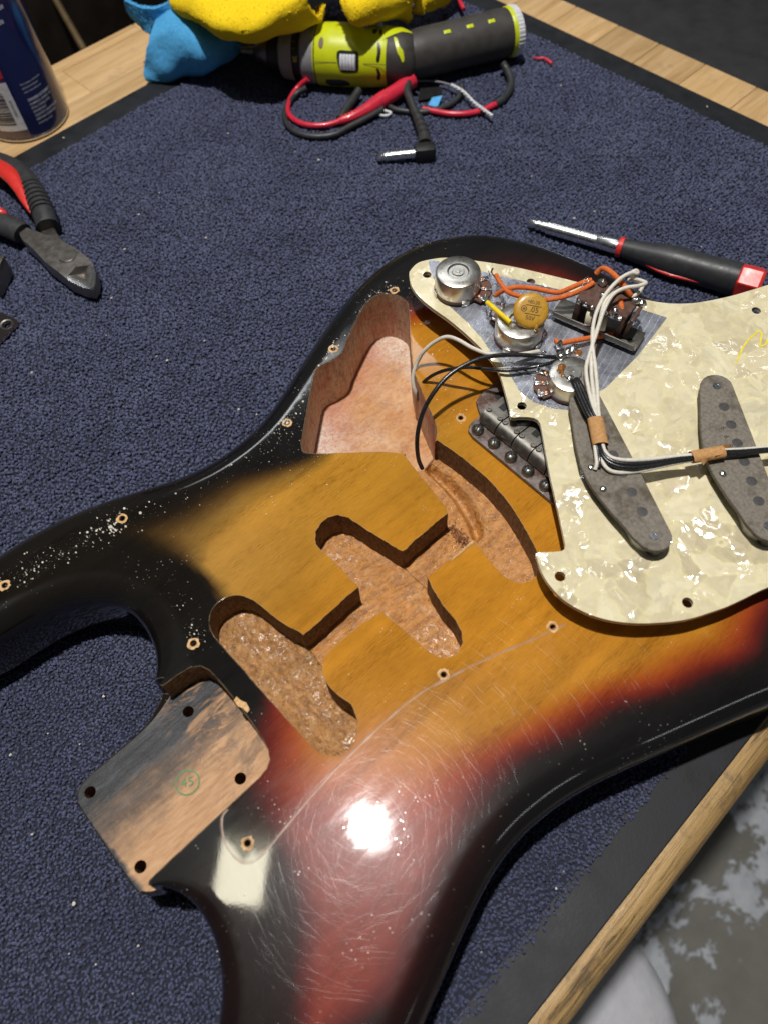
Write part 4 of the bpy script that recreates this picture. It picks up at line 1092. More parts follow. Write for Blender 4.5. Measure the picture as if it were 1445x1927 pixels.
for i in range(6):
    y = 33.6 - 11.5*i
    q = (88.1, 32.4 - 11.35*i, T+2.1)
    mb = MB()
    hv = [(0,3.05),(.6,3.25),(1.6,3.1),(2.5,2.4),(3.1,1.2),(3.2,.9)]
    mb.lathe(hv, q, (0,0,1), 24, 0)
    # cross recess
    for s in (0, 1):
        a = .3 + s*math.pi/2 + i*.35
        mb.box((q[0], q[1], q[2]+3.0), (4.3, .75, 1.0), Matrix.Rotation(a, 3, 'Z'), 1, .1)
    obj('mounting_screw', mb, [M['screw_steel'], M['drill_black']], br, 35)
    # bent steel saddle
    yc = 30.2 - 11.05*i
    mb = MB(); w = 10.4
    prof = [(92.4, 2.4),(92.0,4.4),(92.4,6.6),(93.6,8.4),(95.4,9.4),(97.4,9.5),(108.5,8.8),(109,7.8),(97.6,8.3),(95.8,8.2),(94.5,7.4),(93.6,6.0),(93.4,4.4),(93.6,2.4)]
    k = len(prof)
    vs = [(x, yc-w/2, T+zz) for x, zz in prof] + [(x, yc+w/2, T+zz) for x, zz in prof]
    mb.add(vs, [(j, (j+1) % k, k+(j+1) % k, k+j) for j in range(k)] + [tuple(range(k)), tuple(range(k, 2*k))[::-1]])
    mb.box((104.5, yc, T+8.95), (5.5, 3.6, .9), None, 1)
    sd = obj('saddle', mb, [M['steel'], M['drill_black']], br, 35)
    for s in (-1, 1):
        mb = MB(); mb.lathe([(0,1.5),(6.6,1.5),(7.0,1.2),(7.0,.7),(6.5,.7),(6.5,0)], (97.2, yc+s*3.8, T+3.2), (0,0,1), 14)
        obj('height_screw', mb, M['steel'], br, 35)
    mb = MB(); mb.lathe([(0,1.25),(20,1.25)], (101, yc, T+5.4), (1,0,0), 10); obj('length_screw', mb, M['steel'], br, 35)

# ------------------------------------------------------------------ the turned-over pickguard with its electronics
def zpg(x, y): return 61 + .027*y
pg = thing('pickguard', 'cream pearloid pickguard turned face down on the body, pickups, pots and wiring showing', 'pickguard', (0,0,0))
PGO = [(124.9,121.8),(127.4,124.4),(130.9,125.7),(134.4,126.3),(137.8,125.7),(144.3,122.3),(151.0,117.0),(161.3,103.4),(171.4,88.2),(181.7,69.2),(191.1,50.7),(200.0,32.6),(204.4,24.0),(210.4,15.0),(218.1,7.4),(226.3,1.8),(239.0,-5.0),(253.1,-11.0),(262,-15),(272,-24),(280,-40),(284,-60),(282,-84),(270,-108),(252,-122),(225,-129),(195,-131),(165,-128.5),(140,-123),(125,-119),(113.5,-115.4),(109.2,-113.8),(100.6,-111.2),(92.4,-108.5),(85.0,-105.3),(77.9,-102.0),(71.6,-98.1),(65.7,-93.6),(60.3,-89.0),(55.4,-83.9),(51.2,-78.4),(47.7,-72.0),(45.3,-64.6),(44.5,-58.6),(45.2,-52.0),(46.4,-47.5),(48.2,-43.4),(50.4,-40.0),(52.4,-37.7),(58.8,-42.6),(61.4,-44.4),(63.0,-44.6),(64.6,-43.4),(70.0,-36.5),(75.4,-29.5),(80.4,-22.8),(85.8,-15.6),(92.3,-7.4),(98.6,.2),(102.7,5.3),(104.8,8.1),(105.5,10.3),(105.0,12.4),(103.4,14.6),(100.1,17.8),(97.3,20.2),(101.0,25.0),(108.0,35.3),(111.6,41),(114.7,47.2),(117.1,58.1),(118.5,70.6),(119.0,84.5),(118.4,97.3),(118.8,107.3),(121.0,115.6)]
PGH = [(133.0,116.4),(170.0,74.3),(106.0,21.2),(51.6,-52.0),(82.0,-96.4),(140,-116),(205,-124),(262,-100),(240,-20)]
def plate_with_holes(outline, holes, hr, z0, z1, zf, rim=.35):
    """flat plate with round holes; top, bottom, edge and hole walls"""
    pts = []; edges = []
    def addl(pl):
        o = len(pts); pts.extend(pl); m = len(pl); edges.extend([(o+i, o+(i+1) % m) for i in range(m)])
    out = [tuple(q) for q in outline]; addl(out); hs = [circ(h, hr, 20) for h in holes]
    for h in hs: addl(h)
    res = delaunay_2d_cdt([Vector(p) for p in pts], edges, [], 0, 1e-4)
    V = [tuple(v) for v in res[0]]; F = [tuple(f) for f in res[2]]
    cen = np.array([np.mean([V[i] for i in f], axis=0) for f in F]); k = in_poly(cen, out)
    for h in hs: k &= ~in_poly(cen, h)
    F = [f for f, q in zip(F, k) if q]; n = len(V)
    mb = MB(); mb.v = [(x, y, z1+zf(x, y)) for x, y in V] + [(x, y, z0+zf(x, y)) for x, y in V]
    mb.f = list(F) + [tuple(i+n for i in f[::-1]) for f in F]
    cnt = {}
    for f in F:
        for a, b in zip(f, f[1:]+f[:1]): cnt.setdefault((min(a,b), max(a,b)), []).append((a, b))
    for e, l in cnt.items():
        if len(l) == 1: a, b = l[0]; mb.f.append((b, a, a+n, b+n))
    mb.m = [0]*len(mb.f)
    return mb
def fine_outline(pl, corner_step=1.4): return [tuple(q) for q in closed_spline(pl, corner_step)]
# ply edge: black core line between two pale layers
pl_out = fine_outline(PGO)
obj('pearl_plate', plate_with_holes(pl_out, PGH, 2.35, -.95, 0, zpg), M['pearl'], pg, 30)
obj('pearl_plate_core', plate_with_holes([tuple(q) for q in inset([Vector(p) for p in (pl_out if area2(pl_out) > 0 else pl_out[::-1])], .12)], PGH, 2.45, -1.55, -.96, zpg), M['drill_black'], pg, 30)
obj('pearl_plate_face', plate_with_holes(pl_out, PGH, 2.35, -2.4, -1.56, zpg), M['cover_plastic'], pg, 30)
FOIL = [(141.4,124.1),(136.9,118.6),(134.0,112.7),(128.9,101.5),(125.8,91.5),(124.6,76.2),(122.5,65),(119.6,56.2),(116.5,40.3),(111.9,28.7),(111.6,19.8),(115.2,10.8),(120.8,3.8),(126.5,3.4),(144.4,.6),(171.6,2.7),(202.4,8.5),(195.7,25.2),(183.5,47.6),(169.6,73.0),(155.3,99.0),(147.5,114)]
obj('shield_foil', plate_with_holes(FOIL, [(133.0,116.4),(106.0,21.2)], 2.6, .03, .16, zpg), M['foil'], pg, 20)

# --- pickups
def pickup(lower, axis, first):
    ax = Vector((axis[0], axis[1], 0)).normalized(); nv = Vector((ax.y, -ax.x, 0))
    nv = Vector((-.89, .455, 0)) if nv.dot(Vector((-.89, .455, 0))) > 0 else -nv
    nv = (nv - ax*nv.dot(ax)).normalized()
    c = Vector((lower[0], lower[1], 0)) - ax*38.5
    z0 = zpg(c.x, c.y) + 5.4
    Pn = lambda u, v, z=0: (c.x + ax.x*u + nv.x*v, c.y + ax.y*u + nv.y*v, z0 + z)
    root = node('pickup', pg)
    root['label'] = 'grey-backed pickup beside the bridge opening, wires leaving through its tan sleeve' if first else 'grey-backed pickup at the right edge of the photo, crossed by the wire bundle'
    sh = [(-38.5,-7.7),(-10,-7.9),(10,-7.9),(38.5,-7.7)] + [(38.5+7.2*math.sin(a), -.2-7.6*math.cos(a)) for a in np.linspace(.3, math.pi-.2, 9)] + [(37,8.6),(30,10.4),(22,12.9),(10,15.7),(4,16.3),(-4,16.3),(-17,13.7),(-30,10.2),(-37,8.6)] + [(-38.5-7.2*math.sin(a), -.2+7.6*math.cos(a)) for a in np.linspace(.2, math.pi-.3, 9)]
    mb = MB(); mb.prism([Pn(u, v)[:2] for u, v in sh], z0, z0+2.4, .25); obj('base_plate', mb, M['fibre'], root, 30)
    mb = MB(); mb.prism([Pn(u*.99, v*.97)[:2] for u, v in sh], z0-.35, z0-.02, .05); obj('plate_underlayer', mb, M['black_tape'], root, 30)
    cv = [(-37+0,-8.2),(37,-8.2)] + [(36+7.5*math.sin(a), -8.2*math.cos(a)) for a in np.linspace(.2, math.pi-.2, 8)] + [(37,8.2),(-37,8.2)] + [(-36-7.5*math.sin(a), 8.2*math.cos(a)) for a in np.linspace(.2, math.pi-.2, 8)]
    mb = MB(); mb.prism([Pn(u*.965, v-.9)[:2] for u, v in cv], z0-8.5, z0-.4, .5); obj('cover', mb, M['cover_plastic'], root, 40)
    for u in (-38.5, 38.5):
        mb = MB(); mb.lathe([(0,3.1),(5.2,3.1)], Pn(u+ (3.2 if u > 0 else -3.2), -.4, -5.4), (0,0,1), 16); obj('spring_tube', mb, M['black_tape'], root, 40)
        mb = MB(); mb.lathe([(0,1.9),(.25,2.0),(.25,1.25),(.1,1.2),(.1,0)], Pn(u, 0, 2.38), (0,0,1), 16); obj('screw_eyelet', mb, M['eyelet'], root, 40)
    for k in range(6):
        u = -26 + 10.4*k
        mb = MB(); mb.lathe([(0,2.45),(.07,2.45),(.09,2.3),(.09,0)], Pn(u, random.uniform(-.2,.2), 2.36), (0,0,1), 18); obj('magnet', mb, M['magnet'], root, 40)
    for u, v in ((-1.5,12.2),(10.6,11.6)):
        mb = MB(); mb.blob(Pn(u, v, 2.55), 1.75, (1,1,.55), 12, .05); obj('wire_eyelet', mb, M['solder'], root, 60)
    if not first:
        mb = MB()
        for k, s in enumerate('668'):
            write(mb, s, 2.6, Pn(-14+5.0*k, 4.0, 2.4), ax*1.0, -nv if False else Vector((-ax.y, ax.x, 0)), 0, .04)
        obj('stamped_digits', mb, M['ink'], root, 0)
        mb = MB(); cc = Pn(-2, 6.5, 2.42); pl = [(cc[0]+random.uniform(2.2,4)*math.cos(a), cc[1]+random.uniform(1.5,3)*math.sin(a)) for a in np.linspace(0, 6.28, 16, endpoint=False)]
        mb.prism(pl, cc[2], cc[2]+.04, .01); obj('rust_stain', mb, M['flux'], root, 0)
    return Pn
P1 = pickup((91.4,-68.3), (-.455,-.89), True)
P2 = pickup((131.2,-98.4), (-.613,-.79), False)

# --- pots
def pot(c, r, h, lug_dir, label, stamped=False, flat=False):
    x, y = c; z0 = zpg(x, y) + .16
    root = node('potentiometer', pg, (x, y, z0)); root['label'] = label
    mb = MB(); mb.lathe([(0,4.6),(.9,4.6),(.9,3.5),(1.0,3.5)], (0,0,0), (0,0,1), 6); obj('hex_nut', mb, M['steel'], root, 30)
    mb = MB(); mb.lathe([(1.0,r+.35),(2.6,r+.35)], (0,0,0), (0,0,1), 40); obj('wafer', mb, M['bakelite'], root, 30)
    a0 = math.atan2(lug_dir[1], lug_dir[0])
    mb = MB(); mb.prism([(math.cos(a0+q)*R_, math.sin(a0+q)*R_) for q, R_ in ((-.75,r*.8),(-.62,r+4.5),(-.2,r+6.4),(.2,r+6.4),(.62,r+4.5),(.75,r*.8))], 1.2, 2.5, .15); obj('lug_board', mb, M['bakelite'], root, 30)
    prof = [(1.6,r-.1),(3.0,r+.1),(h-1.2,r-.1),(h-.35,r-.45),(h,r-1.2),(h+.02,r*.48)]
    prof += [(h-.8,r*.42),(h-.8,r*.27),(h-.3,r*.235),(h-.3,1.2),(h+.1,1.1),(h+.15,0)] if not flat else [(h+.02,r*.40),(h+.7,r*.36),(h+.7,1.3),(h+.35,1.2),(h+.35,0)]
    mb = MB(); mb.lathe(prof, (0,0,0), (0,0,1), 48); obj('can', mb, M['pot_steel'], root, 38)
    for a in (a0+2.2, a0+3.6, a0-1.1):   # folded clamp tabs
        mb = MB(); mb.box(((r+.45)*math.cos(a), (r+.45)*math.sin(a), 1.6), (.7,4.2,3.0), Matrix.Rotation(a, 3, 'Z'), 0, .15); obj('clamp_tab', mb, M['pot_steel'], root, 30)
    for q in (-.48, 0, .48):
        a = a0+q; d = Vector((math.cos(a), math.sin(a), 0)); t = Vector((-d.y, d.x, 0))
        mb = MB()
        mb.box(tuple(d*(r+3.0)+Vector((0,0,3.1))), (5.4,2.5,.5), Matrix.Rotation(a, 3, 'Z'), 0, .1)
        mb.box(tuple(d*(r+5.9)+Vector((0,0,4.9))), (.5,2.3,4.0), Matrix.Rotation(a, 3, 'Z'), 0, .1)
        mb.blob(tuple(d*(r+1.8)+Vector((0,0,3.5))), .95, (1,1,.5), 8, .05, 1)
        obj('lug', mb, [M['solder'], M['copper']], root, 40)
    if stamped:
        mb = MB()
        for s, a1, up in (('250K AUDIO', 62, 1), ('137', -28, 1), ('6624', -112, 1)):
            a1 = math.radians(a1); rr_ = r*.72
            for i, ch in enumerate(s):
                a = a1 + (i-(len(s)-1)/2)*(-.235)
                if ch == ' ': continue
                o = Vector((rr_*math.cos(a), rr_*math.sin(a), h+.03)); ydv = Vector((math.cos(a), math.sin(a), 0)); xdv = Vector((ydv.y, -ydv.x, 0))
                write(mb, ch, 1.5, o, xdv, ydv, 0, .02)
        obj('stamped_lettering', mb, M['faint_ink'], root, 0)
    return root
pot((136.8,97.0), 12.0, 13.4, (0.62,-0.78), 'clean silver potentiometer at the narrow tip of the pearl guard', stamped=True)
pot((136.5,52.6,74.4)[:2], 12.2, 12.0, (.35,.94), 'silver potentiometer carrying the ochre disc capacitor')
pot((131.1,13.2,71.9)[:2], 11.4, 10.5, (-.7,.72), 'solder-splashed silver potentiometer beside the bridge-side pickup', flat=True)
# solder and flux on the third pot
mb = MB()
for q in ((139.0,23.1,73.1), (142.3,22.7,73.6), (135.7,24.1,72.7)): mb.blob(q, 2.4, (1.3,1,.6), 10, .15)
mb.blob((127.8,11.8,72.6), 1.9, (1.2,.8,.6), 10, .15); mb.blob((132.1,19.6,69.5), 2.2, (1,1,.7), 10, .15); obj('ground_solder', mb, M['solder'], pg, 60)
mb = MB()
for q, s in (((142.5,19.5,72.5),2.2), ((130.4,19.4,72.3),2.0), ((127.6,15.6,72.3),1.6), ((127.9,18.5,72.3),1.4)): mb.blob(q, s, (1,1,.25), 10, .3)
obj('burnt_flux', mb, M['flux'], pg, 60)

# --- ceramic disc capacitor and its sleeved lead
cc = Vector((140.7,50.2,79.9)); cn = Vector((-.36,-.45,.82)).normalized()
cx_ = Vector((145.5,43.3,79.7)) - cc; cx_ = (cx_ - cn*cx_.dot(cn)).normalized(); cy_ = cn.cross(cx_)
cap = node('disc_capacitor', pg); cap['label'] = 'ochre ceramic disc capacitor marked .05 50V'
mb = MB(); mb.lathe([(-2.0,0),(-2.0,5),(-1.7,7.4),(-.9,8.6),(0,8.9),(.9,8.6),(1.6,7.6),(1.85,6),(1.9,0)], cc, cn, 44, 0); obj('disc', mb, M['cap_ochre'], cap, 50)
mb = MB(); fo = cc + cn*1.93
write(mb, '+80-20', 1.75, fo+cy_*3.9+cx_*.3, cx_, cy_, 0, .03, 0, .85)
write(mb, '.05', 2.6, fo+cy_*.2+cx_*1.2, cx_, cy_, 0.0, .03)
write(mb, '50V', 2.0, fo-cy_*4.0, cx_, cy_, 0, .03)
def stroke(a, b, w=.16):
    a = fo+cx_*a[0]+cy_*a[1]+cn*.03; b = fo+cx_*b[0]+cy_*b[1]+cn*.03; d = (b-a).normalized(); t = cn.cross(d)*w
    mb.add([a-t, b-t, b+t, a+t], [(0,1,2,3)])
stroke((-3.2,2.2), (4.6,2.2)); stroke((-3.2,-2.0), (4.6,-2.0))
for k in range(18):
    a1, a2 = 2*math.pi*k/18, 2*math.pi*(k+1)/18; stroke((-3.9+1.35*math.cos(a1), .15+1.35*math.sin(a1)), (-3.9+1.35*math.cos(a2), .15+1.35*math.sin(a2)), .14)
stroke((-4.5,.6), (-3.9,.15)); stroke((-3.9,.15), (-4.5,-.4)); stroke((-3.8,.6), (-3.2,.15)); stroke((-3.2,.15), (-3.8,-.4))
obj('value_print', mb, M['ink'], cap, 0)
mb = MB(); mb.tube([(136.8,42.9,78.2), (136.6,41.9,76.1), (137.0,42.1,72.6)], .45, 6); mb.blob((136.4,42.2,76.7), 1.3, (.8,.8,1.6), 8, .15, 0); obj('lead', mb, M['cap_ochre'], cap, 50)
mb = MB(); mb.tube([(134.4,51.4,76.9), (131.9,52.2,76.6), (130.7,53.4,76.9)], .4, 6); mb.tube([(134.1,72.0,73.4), (136.2,75.8,71.5), (141.6,78.0,68.1)], .4, 6); obj('bare_lead', mb, M['solder'], cap, 50)
mb = MB(); mb.tube([(133.9,73.0,74.0), (131.4,62.7,76.2), (130.0,53.4,77.0)], 1.25, 12, 3); obj('yellow_sleeve', mb, M['yellow_tube'], cap, 40)

# --- three-way switch
swa = Vector((163.8,51.1,65.4)); swb = Vector((176.5,6.1,64.2)); sd_ = (swb-swa); sl = sd_.length; R3 = frame(sd_)
sw = node('selector_switch', pg, tuple((swa+swb)/2), R3); sw['label'] = 'lever switch with brown wafers and soldered orange and ivory wires'
mb = MB(); mb.box((0,0,.5), (sl,13.5,1.0), None, 0, .25); mb.box((0,-6.9,1.9), (sl-2,.9,3.6), None, 0, .2)
mb.lathe([(0,1.6),(.08,1.6),(.08,0)], (sl/2-5,-2.2,1.0), (0,0,1), 16, 1)
obj('steel_frame', mb, [M['steel'], M['drill_black']], sw, 30)
for x in (sl/2-1.6, -sl/2+1.8):
    mb = MB(); mb.box((x,1.5,-1.4), (3.4,9,2.6), None, 0, .3); obj('mounting_foot', mb, M['steel'], sw, 30)
for x, ln, hh, yy in ((-11.5,1.6,13,3.0),(11.5,1.6,13.5,3.0)):
    mb = MB(); mb.box((x, yy, 1+hh/2), (ln+1.6, 15, hh), None, 0, .5); obj('end_wafer', mb, M['phenolic'], sw, 30)
mb = MB(); mb.prism([(-13,-4.5),(-6,-6),(8,-6),(13.5,-4),(14.5,6),(8,11),(-8,11),(-14,6)], 14.2, 16.6, .4); obj('contact_wafer', mb, M['phenolic'], sw, 30)
mb = MB(); mb.box((15.4,4,8.5), (2.0,15,13), Matrix.Rotation(.15,3,'Y'), 0, .6); obj('side_wafer', mb, M['phenolic'], sw, 30)
for k in range(3):
    mb = MB(); mb.lathe([(0,.8),(.3,.8),(.3,0)], (16.6, .2+3.6*k, 7+1.2*k), (1,0,.15), 10); obj('rivet_hole', mb, M['drill_black'], sw, 30)
for x, r_ in ((-4.5,4.6),(3.4,4.2)):
    mb = MB(); mb.lathe([(0,r_),(.4,r_+.25),(2.6,r_+.25),(3,r_)], (x-1.5,-4.4,7.2), (1,.25,.1), 28); obj('nylon_roller', mb, M['nylon'], sw, 40)
for k in range(7):
    x = -11+3.6*k
    mb = MB(); mb.box((x, -5.6+.3*random.random(), 15.6), (1.5,3.6,.6), Matrix.Rotation(random.uniform(-.3,.3),3,'Z'), 0, .1); mb.blob((x,-6.4,16.2), 1.15, (1,1,.8), 8, .25); obj('contact_lug', mb, M['solder'], sw, 45)
mb = MB()
for q, r_ in (((-13.5,7.5,16),3.3), ((-6,9.5,18),2.4), ((4,10,18.3),2.2), ((13,7,17.5),2.3), ((15.5,9.5,15),2.5), ((7,-4,17.2),2.0), ((-2,2,17.4),2.0)): mb.blob(q, r_, (1,1,.75), 10, .25)
obj('solder_joint', mb, M['solder'], sw, 60)

# --- wires of the harness
def wire(name, pts, r, mat, label=None, n=10, parent=pg):
    mb = MB(); mb.tube(pts, r, n, 6); o = obj(name, mb, mat, parent, 60)
    if label: o['label'] = label
    return o
ow = M['orange_cloth']
wire('orange_wire', [(155.0,86.4,69.3), (150.1,78.9,72.1), (146.6,72.0,74.4), (147.5,68.3,73.8), (151.3,61.8,73.2), (154.9,54.4,74.5), (159.9,48.5,76.3), (165.6,43.5,79.2), (169.5,40.6,82.1), (174.4,39.5,83.1)], 1.25, ow)
wire('orange_wire', [(144.4,76.5,69.1), (145.8,74.7,72.0), (147.8,71.7,74.9), (151.7,68.1,75.8), (156.8,61.8,75.7), (160.3,54.2,76.5), (162.4,50.2,77.4), (166.7,46.5,80.3), (172.1,43.6,82.2), (175.5,41.7,82.6)], 1.25, ow)
wire('orange_wire', [(181.1,43.2,82.2), (182.7,41.9,85.1), (182.4,38.8,87.0), (182.0,33.6,86.9), (180.9,26.7,85.7), (181.2,23.4,83.6), (181.8,21.6,81.6)], 1.4, ow)
wire('orange_wire', [(176.1,23.6,81.6), (173.2,20.0,80.5), (172.0,16.8,76.5), (171.7,16.5,70.4), (169.3,18.5,66.5), (163.6,22.8,65.6), (156.6,26.4,66.2), (149.0,29.9,67.3), (145.1,32.7,66.9), (145.8,35.6,66.0)], 1.3, ow)
wire('orange_wire_end', [(145.8,35.6,66.0), (144.4,33.2,65.5), (144.8,31.6,64.9)], .8, M['flux'])
mb = MB(); mb.blob((144.3,32.0,66.9), 1.9, (.9,.9,1.6), 10, .1); mb.tube([(145.5,32.9,62.9), (144.3,32.0,66.9), (145.1,32.3,68.4)], .8, 8); obj('solder_post', mb, M['solder'], pg, 60)
ww = M['white_wire']
wire('ivory_wire', [(185.1,22.5,77.6), (189.5,21.5,79.6), (192.0,22.8,81.6), (187.6,25.9,86.7), (185.6,27.4,89.7), (188.3,26.3,90.7), (188.3,25.3,89.7), (184.9,27.2,90.7), (177.6,28.1,90.8), (168.0,27.5,88.7), (159.3,25.0,85.7), (152.1,20.8,82.6), (144.7,14.3,80.4), (137.3,5.8,78.2), (129.5,-2.5,76.4), (121.5,-10.3,74.7), (118.1,-14.6,73.1)], .95, ww)
wire('ivory_wire', [(187.5,28.2,83.8), (187.5,24.5,86.7), (187.1,20.1,88.5), (186.5,18.5,89.0), (182.0,19.6,89.5), (176.3,23.1,89.6), (169.4,24.7,88.7), (160.1,22.0,86.6), (150.8,17.4,82.5), (140.8,12.4,79.3), (133.3,7.9,77.7), (126.8,0.5,76.0), (120.9,-7.7,74.8), (117.4,-14.0,73.1)], .95, ww)
wire('ivory_wire', [(181.3,28.6,82.8), (171.4,26.5,86.7), (163.7,24.7,86.7), (154.6,19.5,83.5), (144.9,14.7,79.9), (134.3,5.3,77.1), (124.4,-5.2,75.4), (119.4,-11.4,73.7), (117.5,-14.5,73.1)], .95, ww)
bk = M['black_wire']
wire('black_wire', [(128.3,9.5,72.3), (127.1,7.0,73.2), (123.1,0.7,73.5), (118.9,-7.2,73.3), (116.5,-12.6,72.7)], 1.35, bk)
wire('black_wire', [(129.4,9.4,72.3), (127.7,6.3,73.7), (124.1,0.0,74.0), (119.9,-7.8,73.8), (116.8,-13.5,73.1)], 1.35, bk)
wire('black_wire', [(127.3,9.6,72.3), (125.5,6.9,73.0), (121.8,0.7,73.0), (117.6,-7.1,72.8), (115.8,-12.2,72.5)], 1.35, bk)
# paper sleeve over pickup one
mb = MB(); mb.tube([(117.7,-12.2,72.7), (113.5,-17.5,72.0), (108.9,-23.1,71.4)], 3.7, 20, 4, False, flat=.72); obj('tan_sleeve', mb, M['tan_paper'], pg, 60)
wire('black_wire', [(107.9,-21.4,71.4), (105.7,-24.4,70.8), (103.2,-27.5,70.3), (100.5,-29.6,68.8)], 1.1, bk)
wire('ivory_wire', [(107.4,-20.9,71.4), (103.9,-24.7,70.8), (100.8,-28.0,70.2), (98.6,-29.3,68.8)], .9, ww)
wire('ivory_wire', [(109.1,-23.9,72.4), (107.1,-27.1,72.3), (106.8,-31.1,72.2), (110.1,-36.0,72.0), (117.6,-42.2,71.4), (126.5,-48.6,71.2), (134.3,-54.7,71.5)], .95, ww)
wire('black_wire', [(108.7,-23.4,71.9), (106.0,-27.6,71.8), (106.0,-32.6,71.6), (109.7,-38.0,71.5), (116.2,-43.4,71.1), (125.3,-49.6,71.0), (133.8,-55.3,71.0)], 1.1, bk)
wire('black_wire', [(108.5,-22.8,71.4), (105.2,-27.5,71.3), (104.9,-33.0,71.1), (108.5,-39.1,70.9), (116.0,-45.1,70.6), (125.1,-50.5,70.4), (133.3,-55.9,70.5)], 1.1, bk)
wire('ivory_wire', [(108.5,-22.3,70.9), (103.9,-27.9,70.4), (102.4,-33.0,69.7), (104.4,-37.0,69.0), (110.1,-41.6,68.5), (115.8,-45.7,69.3), (125.0,-50.9,69.6), (133.2,-56.2,70.0)], .95, ww)
mb = MB(); mb.tube([(133.3,-55.2,70.9), (139.9,-59.0,70.8), (146.3,-63.0,70.7)], 3.1, 20, 4, False, flat=.75); mb.add([(134.4,-59.1,71.9), (139.9,-62.3,73.1), (144.4,-64.2,72.3), (145.2,-61.2,73.3), (138.0,-61.2,72.1), (134.0,-61.2,70.3)], [(0,1,4),(1,2,3),(0,4,5)]); obj('tan_sleeve', mb, M['tan_paper'], pg, 60)
wire('ivory_wire', [(146.5,-62.2,70.7), (154.6,-68.6,70.1), (164.7,-75.9,69.4), (175.2,-83.5,67.7), (184.2,-90.3,64.6)], 0.95, ww)
wire('black_wire', [(145.6,-62.8,70.7), (153.7,-69.2,70.1), (163.8,-76.6,69.4), (174.3,-84.2,67.7), (183.3,-90.9,64.5)], 1.1, bk)
wire('black_wire', [(144.9,-63.4,70.7), (153.0,-69.8,70.1), (163.0,-77.1,69.4), (173.5,-84.7,67.7), (182.5,-91.4,64.5)], 1.0, bk)
# leads that drop into the control cavity
wire('ivory_wire', [(89.8,77.4,30), (89.1,79.2,35), (89.8,81.6,39), (91.8,83.7,43), (96.0,84.8,49), (99.6,83.4,56), (104.1,80.1,62), (107.4,75.1,67), (108.8,68.2,69), (110.1,59.7,69), (113.4,51.1,69), (121.8,42.7,68.5), (128.3,39.5,67.1), (134.5,36.8,66.0)], 1.05, ww, 'ivory wire leaving the cavity in a high arc')
wire('black_wire', [(89.1,77.1,30), (89.5,77.1,36), (91.3,74.9,45), (95.1,70.6,52), (99.0,64.2,58), (104.2,56.3,62), (108.3,48.6,64), (114.4,39.0,66), (124.4,32.2,65.9), (130.9,26.4,68.7), (133.7,23.5,71.6)], .95, bk)
wire('black_wire', [(61.7,44.8,26), (61.6,47.6,32), (62.9,50.1,42), (66.4,52.6,50), (72.2,54.9,57), (79.6,55.9,63), (89.0,56.3,67), (97.8,54.8,69), (106.5,51.8,70), (114.8,47.1,70), (123.3,40.6,69), (131.8,32.2,67.9), (134.4,24.2,71.7)], 1.15, bk, 'black wire looping down into the wiring channel')
wire('thin_bare_wire', [(117.7,40.2,65.1), (121.1,34.3,64.5), (124.5,28.5,64.2), (126.5,25.1,64.7)], .35, bk)
# loose ends and eyelets near the second pot
for a, b, c_ in (((154.0,87.2,68.4),(152.4,87.7,72.4),(153.3,87.7,74.4)), ((148.8,71.7,67.9),(147.8,70.4,72.9),(148.2,68.9,75.9)), ((144.5,77.1,67.1),(143.0,77.9,69.1),(142.1,78.3,67.1)), ((134.5,35.2,64.9),(136.2,35.2,65.9),(137.0,34.2,64.9))):
    wire('bare_wire_end', [a, b, c_], .55, M['solder'], None, 8)
# yellow pencil mark on the guard
mb = MB()
P = spline3([(204.7,-33.3,60.2), (209.1,-31.8,60.2), (215.0,-29.8,60.2), (220.2,-29.0,60.3), (225.3,-28.9,60.3), (229.2,-29.1,60.3), (228.7,-31.1,60.2), (224.1,-33.6,60.1), (221.6,-35.0,60.1), (222.3,-36.1,60.1), (225.1,-36.4,60.1), (231.4,-34.6,60.1), (229.8,-37.9,60.0), (228.6,-40.6,60.0)], 6)
vs = []
for i, p_ in enumerate(P):
    t = (P[min(i+1,len(P)-1)]-P[max(i-1,0)]).normalized(); nn = Vector((-t.y,t.x,0))*.42
    vs += [p_-nn+Vector((0,0,.05)), p_+nn+Vector((0,0,.05))]
mb.add(vs, [(2*i,2*i+1,2*i+3,2*i+2) for i in range(len(P)-1)]); obj('yellow_pencil_mark', mb, M['yellow_ink'], pg, 0)

# ------------------------------------------------------------------ tools and other things around the body (built in world mm, origin moved to each base)
def wthing(name, label, cat, base, group=None): return thing(name, label, cat, base, None, group)
def wobj(name, mb, mats, root, smooth=35, kind=None, base=None):
    b = root.location/MM if base is None else Vector(base)
    mb.v = [(x-b.x, y-b.y, z-b.z) for x, y, z in mb.v]
    return obj(name, mb, mats, root, smooth, kind)
def V3(p): return Vector(p)

# --- spray can
CX, CY, CR = 76.8, 519.7, 32.6
can = wthing('spray_can', 'navy blue aerosol can with white print standing at the left edge of the bench', 'spray can', (CX, CY, -3.4))
mb = MB(); mb.lathe([(3.5,CR-.2),(8,CR),(172,CR),(178,CR-1.5),(184,CR-6),(190,CR-12)], (CX,CY,-3.4), (0,0,1), 96); wobj('can_body', mb, M['can_navy'], can, 40)
mb = MB(); mb.lathe([(0,CR-2.5),(.3,CR-.9),(1.2,CR+.1),(2.6,CR+.1),(3.4,CR-.6),(3.6,CR-.2)], (CX,CY,-3.4), (0,0,1), 96); wobj('bottom_rim', mb, M['can_tin'], can, 50)
mb = MB(); mb.lathe([(188,12),(190,13.5),(192,12),(200,11),(214,10.5),(216,8),(216,0)], (CX,CY,-3.4), (0,0,1), 48); wobj('spray_cap', mb, M['drill_black'], can, 40)
camdir = math.atan2(-113.9-CY, -89.9-CX)
